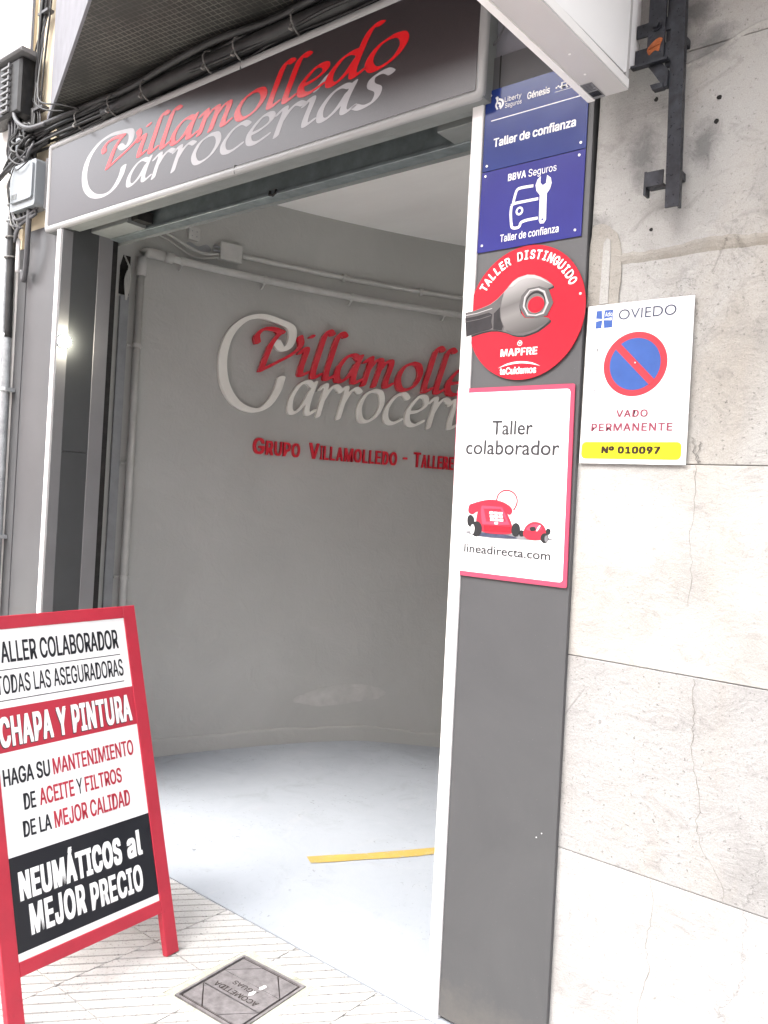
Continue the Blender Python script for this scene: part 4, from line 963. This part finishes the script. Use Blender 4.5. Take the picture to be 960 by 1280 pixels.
# ------------------------------------------------------------------ A-board
Fp = Vector((-0.776, -0.315, 0)); D = Vector((-0.0632067, 0.998, 0)); U = Vector((-0.28757762, -0.01821325, 0.95758414)); N = Vector((0.95566941, 0.06052574, 0.2881538))
def ab(u, v, w): return tuple(Fp + D * (u - .58) + U * v + N * w)
T = thing('sandwich_board', 'red framed A-board listing tyres, bodywork and oil changes standing on the pavement', 'sandwich board', tuple(Fp + D * -.29))
def bar(u0, u1, v0, v1, w0=-.022, w1=0.0, name='rail', fm=ab):
    ch = .0015
    mb = MB(); P = [(u0, v0), (u1, v0), (u1, v1), (u0, v1)]; Q = [(u0 + ch, v0 + ch), (u1 - ch, v0 + ch), (u1 - ch, v1 - ch), (u0 + ch, v1 - ch)]
    v = [fm(a, b, w0) for a, b in P] + [fm(a, b, w1 - ch) for a, b in P] + [fm(a, b, w1) for a, b in Q]
    mb.add(v, [(3, 2, 1, 0)] + [(i, (i + 1) % 4, (i + 1) % 4 + 4, i + 4) for i in range(4)] + [(i + 4, (i + 1) % 4 + 4, (i + 1) % 4 + 8, i + 8) for i in range(4)] + [(8, 9, 10, 11)])
    return mb.build(name, 'redpaint', T)
bar(0, .048, 0.004, 1.137, name='leg'); bar(.532, .58, 0.004, 1.137, name='leg')
bar(.0482, .5318, .138, .176, name='rail'); bar(.0482, .5318, 1.097, 1.1368, name='rail')
MB().poly([(.0482, .1762), (.5318, .1762), (.5318, 1.0968), (.0482, 1.0968)], -.014, -.004, ab).build('panel', 'white', T)
# rear frame, opened to the other side
apex = Vector(ab(0, 1.137, 0)).z
U2 = Vector((0.28757762, 0.01821325, 0.95758414)); 
def ab2(u, v, w):
    base = Fp + D * (u - .58) + U * 1.137 + N * (-.03)
    return tuple(base - U2 * (1.137 - v) + Vector((-.9557, -.0605, .288)) * w)
bar(0, .048, .0, 1.13, 0, .022, 'leg', ab2); bar(.532, .58, .0, 1.13, 0, .022, 'leg', ab2)
bar(.0482, .5318, .138, .192, 0, .022, 'rail', ab2); bar(.0482, .5318, 1.09, 1.13, 0, .022, 'rail', ab2)
MB().poly([(.0482, .192), (.5318, .192), (.5318, 1.09), (.0482, 1.09)], .004, .014, ab2).build('rear_panel', 'white', T)
for u in (.10, .48): MB().tube([ab(u - .03, 1.130, -.026), ab(u + .03, 1.130, -.026)], .006, 8).build('hinge', 'galv', T)
fp = lambda u, v, w: ab(u, v, w - .004)
def zone(u0, u1, v0, v1, mat, w1=.0005): return MB().poly([(u0, v0), (u1, v0), (u1, v1), (u0, v1)], 0, w1, fp).build('print_zone', mat, T)
zone(.0484, .5316, .741, .866, 'redprint'); zone(.0484, .5316, .197, .452, 'navy')
zone(.075, .5005, .9755, .978, 'text_k'); zone(.066, .5035, .8865, .889, 'text_k')
tx = dict(w=.0012)
text('TALLER COLABORADOR', .063, .499, .996, 1.062, fp, 'text_k', T, off=.022, **tx)
text('TODAS LAS ASEGURADORAS', .064, .505, .905, .962, fp, 'text_k', T, off=.012, **tx)
def shadowed(s, a, b, c, d, o1, mat='text_w', dk='text_g'):
    text(s, a - .0022, b - .0022, c - .003, d - .003, fp, dk, T, off=o1, w=.0008)
    text(s, a, b, c, d, fp, mat, T, off=o1, w=.0016)
shadowed('CHAPA Y PINTURA', .056, .519, .752, .845, .043)
text('HAGA SU', .056, .204, .646, .696, fp, 'text_k', T, off=.024, **tx)
text('MANTENIMIENTO', .213, .505, .646, .696, fp, 'redprint', T, off=.02, **tx)
text('DE', .110, .149, .569, .617, fp, 'text_k', T, off=.024, **tx); text('ACEITE', .160, .276, .569, .620, fp, 'redprint', T, off=.022, **tx)
text('Y', .284, .305, .571, .618, fp, 'text_k', T, off=.008, **tx); text('FILTROS', .313, .448, .570, .618, fp, 'redprint', T, off=.022, **tx)
text('DE LA', .100, .190, .495, .541, fp, 'text_k', T, off=.024, **tx); text('MEJOR CALIDAD', .199, .469, .493, .545, fp, 'redprint', T, off=.022, **tx)
shadowed('NEUMÁTICOS', .068, .416, .326, .432, .043); shadowed('al', .433, .492, .331, .414, .043)
shadowed('MEJOR', .091, .274, .229, .318, .043); shadowed('PRECIO', .287, .481, .226, .310, .043)

# ------------------------------------------------------------------ projecting light box and its bracket
T = thing('light_box', 'white projecting light box hung out from the wall above the pillar plates', 'light box', (0.42, -0.7, 2.55))
BX0, BX1, BZ, BY = .37, .47, 2.552, -.075
MB().box(BX0, BX1, -1.5, BY, BZ, BZ + .004).build('underside', 'boxgrey', T)
MB().box(BX0 - .007, BX0 + .012, -1.5, BY + .001, BZ - .004, BZ + .03, ch=0.0).build('edge_rim', 'trim', T)  # white rim against grey underside: light on the edge put into colour
MB().box(BX1 - .006, BX1 + .001, -1.5, BY, BZ + .0045, BZ + .026).build('edge_rim', 'trim', T)
MB().poly([(-1.497, BZ + .026), (-.425, BZ + .03), (-.095, BZ + .035), (-.022, 2.645), (-.03, 3.35), (-1.497, 3.35)], BX1 - .008, BX1 - .002, lambda u, v, w: (w, u, v)).build('face', 'boxwhite', T)
MB().box(BX0 + .002, BX0 + .008, -1.497, BY + .003, BZ + .03, 3.35).build('face', 'boxwhite', T)
MB().box(BX0 + .001, BX1 - .001, BY - .012, BY, BZ + .004, 3.35).build('end_plate', 'boxgrey', T)
MB().box(BX0 + .001, BX1 - .001, -1.5, -1.488, BZ + .004, 3.35).build('end_plate', 'boxgrey', T)
MB().box(BX0, BX1, -1.5, BY, 3.35, 3.36).build('top', 'boxgrey', T)
for x, y in ((.425, -.30), (.415, -.20)): MB().tube([(x, y, BZ + .001), (x, y, BZ - .0015)], .003, 8).build('screw', 'trim', T)
MB().tube([(BX1 - .002, -.42, 2.72), (BX1 + .001, -.42, 2.72)], .004, 8).build('screw', 'soffit', T)
st = MB().box(.382, .412, -.158, -.078, BZ - .0016, BZ - .0004).build('sticker', 'text_lg', T)
mb = MB(); y = -.115
for i in range(12):
    t_ = rr.uniform(.0008, .0022); mb.box(.384, .410, y, y + t_, BZ - .0021, BZ - .0017); y += t_ + rr.uniform(.0008, .0016)
mb.build('barcode', 'text_k', T)
mb = MB()
for i in range(6): mb.box(.3835, .4105 - rr.uniform(0, .008), -.155 + i * .006, -.1535 + i * .006, BZ - .0021, BZ - .0017)
mb.build('sticker_text', 'text_k', T)

T = thing('steel_bracket', 'black steel wall bracket with rust patch carrying the light box', 'bracket', (0.57, 0, 2.25))
ln = lambda x, y, z: (x + (2.5 - z) * .030, y, z)
mb = MB().box(.564, .5935, -.048, -.042, 2.252, 3.3, ln); mb.box(.5935, .598, -.048, -.030, 2.250, 3.3, ln); mb.build('upright', 'blacksteel', T)
for z in (2.33, 2.66, 3.1): MB().box(.572, .59, -.0415, .0145, z, z + .02, ln).build('stand_off', 'blacksteel', T)
mb = MB().box(.520, .5615, -.047, -.041, 2.312, 2.348); mb.box(.514, .5199, -.047, -.02, 2.293, 2.350); mb.box(.5199, .5605, -.0405, -.012, 2.312, 2.318); mb.build('lower_lug', 'blacksteel', T)
mb = MB().box(.502, .545, -.052, -.046, 2.615, 3.3); mb.box(.502, .507, -.0458, -.012, 2.615, 3.3); mb.build('hanger_plate', 'blacksteel', T)
mb = MB().box(.470, .5615, -.0455, -.040, 2.690, 2.722); mb.box(.470, .5615, -.070, -.0525, 2.606, 2.612); mb.box(.470, .5615, -.0455, -.040, 2.613, 2.66); mb.build('arm', 'blacksteel', T)
mb = MB().box(.545, .5605, -.040, -.034, 2.60, 3.3); mb.build('filler_plate', 'blacksteel', T)
fd = front(-.042)
MB().poly([(.512, 2.604), (.546, 2.604), (.5615, 2.585), (.5615, 2.545), (.552, 2.545)], 0, .016, fd).build('brace', 'blacksteel', T)
MB().poly([(.520, 2.556), (.552, 2.556), (.552, 2.543), (.526, 2.543)], 0, .020, fd).build('tab', 'blacksteel', T)
MB().poly(circ(.524, 2.704, .0135, n=16), 0, .004, front(-.052)).build('washer', 'blacksteel', T)
MB().poly(circ(.524, 2.704, .0095, n=6), .004, .012, front(-.052)).build('bolt', 'blacksteel', T)
MB().poly([(float(a), float(b)) for a, b in spline([(.504, 2.652), (.515, 2.664), (.530, 2.672), (.541, 2.668), (.536, 2.655), (.533, 2.640), (.522, 2.644), (.510, 2.636), (.504, 2.644)], 4, True)], 0, .0012, front(-.052)).build('rust_patch', 'rust', T)
MB().poly([(.506, 2.654), (.535, 2.660), (.534, 2.656), (.508, 2.649)], .0012, .004, front(-.052)).build('weld', 'rust', T)
# thin pale cable hanging beside the sign
o = MB().tube([tuple(x) for x in spline([(0.10, -.01, 3.05), (.085, -.012, 2.95), (.055, -.012, 2.87), (.03, -.01, 2.835), (.0, -.008, 2.82)], 8)], .003, 6).build('sign_cable', 'cable_g', loc=(0.05, -.01, 2.85), smooth=True)
tag(o, 'thin pale cable hanging behind the right end of the fascia sign', 'cable')

# ------------------------------------------------------------------ bay overhead with mosaic soffit
T = thing('bay_window', 'angled building bay overhead with dark mosaic tiled underside', 'building bay', (-0.8, -0.3, 3.2))
bp = [(-2.455, 0.019), (-2.455, -.032), (-1.382, -.459), (-.95, -.74), (1.15, -.78), (1.25, 0.019)]
fz = lambda u, v, w: (u, v, w)
MB().poly(bp, 3.2, 3.206, fz).build('soffit', 'mosaic', T)
MB().poly(bp, 3.2065, 6.2, fz).build('wall', 'bayside', T)
dd = Vector((1.073, -.427, 0)).normalized(); nn_ = Vector((-dd.y, dd.x, 0)) * -1
MB().add([tuple(Vector((-2.455, -.032, z)) + dd * t_ + nn_ * o_) for o_ in (0, -.0) for z in (3.2, 3.215) for t_ in (0, 1.15)], [(0, 1, 3, 2)]) 
p0 = Vector((-2.455, -.032, 3.2)); mb = MB()
q = [p0 + dd * t_ + Vector((-.398 * o_ * -1, .0, 0)) * 0 for t_ in (0, 1.15) for o_ in (0, 1)]
out = Vector((dd.y, -dd.x, 0)) 
if out.y > 0: out = -out
vs = [p0 + dd * a_ + out * b_ + Vector((0, 0, c_)) for c_ in (-.004, .03) for b_ in (0.001, .012) for a_ in (0, 1.155)]
mb.add([tuple(v) for v in vs], [(0, 2, 3, 1), (4, 5, 7, 6), (0, 1, 5, 4), (2, 6, 7, 3), (0, 4, 6, 2), (1, 3, 7, 5)]).build('drip_edge', 'bayside', T)

# neighbouring house at the left
T = thing('neighbour_house', 'pale cream rendered house front at the far left with vertical trim', 'building', (-4.2, 0, 0))
MB().box(-2.707, -2.457, 0.006, 0.2, 2.64, 9).build('cream_wall', 'cream', T)
MB().box(-2.735, -2.6555, -0.004, 0.0195, 0.0, 2.639).build('side_strip', 'left_panel', T)
MB().box(-9.0, -2.737, -0.012, 0.2, -0.03, 9).build('white_wall', 'whitewall', T)
MB().box(-2.7365, -2.7075, -0.008, 0.2, 2.64, 9).build('trim_board', 'cream', T)
MB().box(-2.718, -2.7095, -0.016, -0.0085, 3.36, 9).build('trim_line', 'bayside', T)
MB().tube([(-2.703, -.01, 3.3), (-2.703, -.01, 3.9)], .003, 6).build('trim_wire', 'cable_g', T)

# ------------------------------------------------------------------ cables on the facade
rc = random.Random(11)
def cable(pts, r, mat, label, group=None, name='cable', n=6):
    P = [tuple(x) for x in spline(pts, 7)]
    o = MB().tube(P, r, n).build(name, mat, loc=P[0], smooth=True); return tag(o, label, 'cable', group)
T = thing('cable_bundle', 'thick black cable bundle tied along the wall between sign and mosaic soffit', 'cable bundle', (-1.1, -.04, 3.12))
def strand(pts, r, mat='cable', name='strand'): MB().tube([tuple(x) for x in spline(pts, 6)], r, 8).build(name, mat, T, smooth=True)
strand([(-1.95, -.045, 3.105), (-1.7, -.05, 3.112), (-1.45, -.052, 3.118), (-1.2, -.05, 3.12), (-.9, -.05, 3.118), (-.4, -.045, 3.12), (.5, -.04, 3.13)], .030, name='sleeve')
for k in range(9):
    y = -.02 - rc.random() * .06; z = 3.065 + rc.random() * .10
    strand([(x, y + rc.uniform(-.012, .012), z + rc.uniform(-.016, .016)) for x in np.linspace(-2.62, .6, 12)], rc.choice([.006, .008, .011, .014]))
strand([(-1.75, -.06, 3.145), (-1.4, -.075, 3.163), (-1.1, -.075, 3.172), (-.8, -.06, 3.165), (-.3, -.05, 3.17)], .007, 'cable_g')
for x in (-2.12, -1.86, -1.62, -1.22, -1.05, -.75):
    pts = [(x + .004 * math.sin(a * 2), -.05 + .045 * math.cos(a), 3.115 + .042 * math.sin(a)) for a in np.linspace(0, 6.3, 14)]
    MB().tube(pts, .0032, 6).build('cable_tie', 'tie', T)
    MB().tube([(x, -.09, 3.09), (x + .004, -.10, 3.072), (x + .018, -.10, 3.064)], .005, 6).build('cable_tie', 'tie', T)

T = thing('riser_cables', 'cluster of dark cables climbing the cream wall beside the bay', 'cable bundle', (-2.58, -.03, 3.2))
base = [(-2.56, -.03, 4.1), (-2.565, -.03, 3.80), (-2.59, -.03, 3.62), (-2.60, -.03, 3.48), (-2.60, -.03, 3.34), (-2.58, -.03, 3.20), (-2.60, -.035, 3.05)]
def strand(pts, r, mat='cable', name='strand'): MB().tube([tuple(x) for x in spline(pts, 6)], r, 8).build(name, mat, T, smooth=True)
for k in range(7):
    o_ = rc.uniform(-.028, .028); strand([(p[0] + o_ + rc.uniform(-.014, .014), p[1] + rc.uniform(-.01, .01), p[2]) for p in base], rc.choice([.003, .004, .006, .008]), rc.choice(['cable', 'cable', 'cable_g']))
strand([(-2.50, -.03, 4.1), (-2.505, -.03, 3.8), (-2.535, -.03, 3.55), (-2.555, -.03, 3.3), (-2.56, -.03, 3.1)], .005)
strand([(-2.56, -.03, 3.72), (-2.64, -.03, 3.58), (-2.675, -.03, 3.46), (-2.64, -.03, 3.36), (-2.59, -.03, 3.30)], .004)
strand([(-2.60, -.03, 3.52), (-2.66, -.03, 3.45), (-2.66, -.03, 3.38), (-2.60, -.03, 3.33)], .003)
strand([(-2.62, -.03, 3.30), (-2.60, -.03, 3.1), (-2.58, -.03, 3.02)], .014)
strand([(-2.52, -.05, 3.56), (-2.47, -.09, 3.36), (-2.38, -.12, 3.24), (-2.2, -.12, 3.18), (-2.1, -.09, 3.15)], .004)
strand([(-2.56, -.05, 3.40), (-2.47, -.10, 3.27), (-2.33, -.12, 3.19), (-2.2, -.10, 3.16)], .0035)
for z in (3.28, 3.74): MB().box(-2.60, -2.51, -.045, -.01, z, z + .012).build('wall_clip', 'cable_g', T)

T = thing('cable_tangle', 'tangle of loose coiled cables above the grey junction box', 'cable bundle', (-2.64, -.05, 3.1))
for k in range(8):
    c0, c1 = -2.64 + rc.uniform(-.05, .06), 3.13 + rc.uniform(-.05, .05); R0 = rc.uniform(.035, .075); ph = rc.uniform(0, 6)
    strand([(c0 + R0 * math.cos(ph + a) * 1.2, -.05 - rc.random() * .04, c1 + R0 * math.sin(ph + a) * .8) for a in np.linspace(0, rc.uniform(4.5, 7.5), 9)], rc.choice([.004, .006, .008]), rc.choice(['cable', 'cable_g', 'cable']))
for k in range(6):
    strand([(-2.9 + rc.uniform(-.1, .05), -.04, 3.02 + rc.uniform(-.03, .03)), (-2.75, -.05, 3.07 + rc.uniform(-.04, .04)), (-2.6, -.05, 3.10 + rc.uniform(-.03, .03)), (-2.42, -.05, 3.12 + rc.uniform(-.03, .02))], rc.choice([.006, .009, .012]))
strand([(-2.75, -.06, 3.40), (-2.72, -.08, 3.31), (-2.64, -.10, 3.22), (-2.52, -.10, 3.16), (-2.38, -.09, 3.15)], .010, 'cable_g')
MB().box(-2.76, -2.70, -.07, -.03, 3.27, 3.33).build('terminal', 'plastic', T); MB().box(-2.70, -2.66, -.07, -.04, 3.10, 3.16).build('terminal', 'plastic', T)
MB().box(-2.72, -2.64, -.02, 0.005, 3.0, 3.3).build('back_plate', 'bar', T)
for k in range(6):
    strand([(-2.74 + rc.uniform(-.03, .03), -.05, 3.02), (-2.72 + rc.uniform(-.04, .04), -.07, 2.95), (-2.76 + rc.uniform(-.04, .04), -.05, 2.86), (-2.70 + rc.uniform(-.05, .03), -.06, 2.76), (-2.68 + rc.uniform(-.06, .06), -.05, 2.72)], .004, rc.choice(['cable_g', 'cable', 'tie']))

T = thing('grey_junction_box', 'grey plastic cable junction box beside the left end of the sign', 'junction box', (-2.6, -.03, 2.8))
fb = front(0.0)
MB().poly(rrect(-2.715, -2.475, 2.80, 3.02, .016), 0.0, .075, fb).build('housing', 'plastic', T)
MB().poly(rrect(-2.70, -2.49, 2.835, 3.005, .014), .0752, .086, fb).build('lid', 'plastic', T)
MB().box(-2.473, -2.455, -.03, 0.0, 2.79, 3.03).build('side_flange', 'bar', T)
for x in (-2.68, -2.66, -2.64): MB().box(x, x + .008, -.0885, -.086, 2.85, 2.875).build('vent', 'soffit', T)
for k in range(5):
    x = -2.67 + k * .035; strand([(x, -.04, 2.80), (x + .02, -.05, 2.765), (x - .03 * k, -.05, 2.735), (-2.70, -.05, 2.70 - k * .01)], .007, rc.choice(['cable_g', 'tie', 'cable_g']))
strand([(-2.50, -.04, 2.81), (-2.55, -.05, 2.775), (-2.66, -.06, 2.76), (-2.73, -.05, 2.80)], .008, 'cable_g')
strand([(-2.565, -.05, 2.80), (-2.57, -.05, 2.66), (-2.59, -.04, 2.55), (-2.625, -.03, 2.47), (-2.65, -.03, 2.52)], .013, 'cable_g')
strand([(-2.66, -.09, 3.0), (-2.60, -.10, 2.98), (-2.52, -.095, 3.005)], .003); strand([(-2.66, -.09, 3.01), (-2.685, -.10, 2.93), (-2.67, -.1, 2.86), (-2.69, -.09, 2.84)], .003)

T = thing('splice_enclosure', 'black ribbed cable splice enclosure high on the white wall at the left edge', 'cable enclosure', (-2.93, -.09, 3.38))
MB().box(-2.98, -2.635, -.10, -.02, 3.27, 3.535, ch=0.012).build('body', 'cable', T)
MB().box(-3.0, -2.59, -.125, -.015, 3.54, 3.562, ch=0.008).build('cap', 'bar', T)
for i in range(8):
    z = 3.29 + i * .030
    b = MB().box(-2.80, -2.735, -.113, -.10, z, z + .009); b.box(-2.735, -2.722, -.113, -.10, z, z + .02); b.build('rib', 'cable_g' if i % 9 == 8 else 'bar', T)
for k in range(4):
    x = -2.80 + k * .03; strand([(x, -.06, 3.28), (x + .01, -.06, 3.2), (x - .01 + rc.uniform(-.02, .02), -.05, 3.12), (-2.80 + rc.uniform(-.02, .04), -.04, 3.02)], .007, rc.choice(['cable', 'cable_g']))

T = thing('cable_duct', 'black cable duct with grey galvanised conduit down the edge of the white wall', 'conduit', (-2.74, -.03, 1.2))
def strand(pts, r, mat='cable', name='strand'): MB().tube([tuple(x) for x in spline(pts, 6)], r, 10).build(name, mat, T, smooth=True)
strand([(-2.765, -.035, 3.04), (-2.765, -.035, 2.8), (-2.755, -.035, 2.5), (-2.745, -.035, 2.2)], .019, 'cable', 'tube')
strand([(-2.80, -.035, 2.85), (-2.80, -.035, 2.5), (-2.79, -.035, 2.15), (-2.775, -.035, 1.95)], .010, 'conduit', 'tube')
strand([(-2.755, -.035, 2.22), (-2.745, -.035, 2.0), (-2.735, -.035, 1.0), (-2.735, -.035, 0.0)], .021, 'conduit', 'tube')
strand([(-2.70, -.03, 2.68), (-2.695, -.03, 2.52)], .010, 'trim', 'tube')
for z in (1.93, 1.2, .5): MB().box(-2.775, -2.70, -.058, -.006, z, z + .018, ch=.004).build('saddle_clip', 'conduit', T)
for z in (2.86, 2.78, 2.70, 2.6):
    MB().tube([(-2.765 + .03 * math.cos(a), -.035 + .03 * math.sin(a), z + .004 * math.sin(a)) for a in np.linspace(0, 6.3, 10)], .004, 6).build('band', rc.choice(['tie', 'conduit']), T)

# ------------------------------------------------------------------ house across the street (seen only in reflections)
T = thing('opposite_house', 'rose rendered house front across the street', 'building', (0, -11, 0))
mb = MB().box(-30, 30, -11.5, -11.0, 0, 9.0).build('wall', 'oppwall', T)
for i in range(9):
    for j in range(2):
        x = -20 + i * 4.6; z = 1.4 + j * 2.8
        f_ = MB().box(x, x + 1.2, -10.995, -10.95, z, z + 1.7).build('window', 'white', T)
        MB().box(x + .1, x + 1.1, -10.949, -10.94, z + .1, z + 1.6).build('pane', 'glass', f_)

for o in list(S.objects):
    if '_o' in o: del o['_o']
print('objects', len(S.objects))
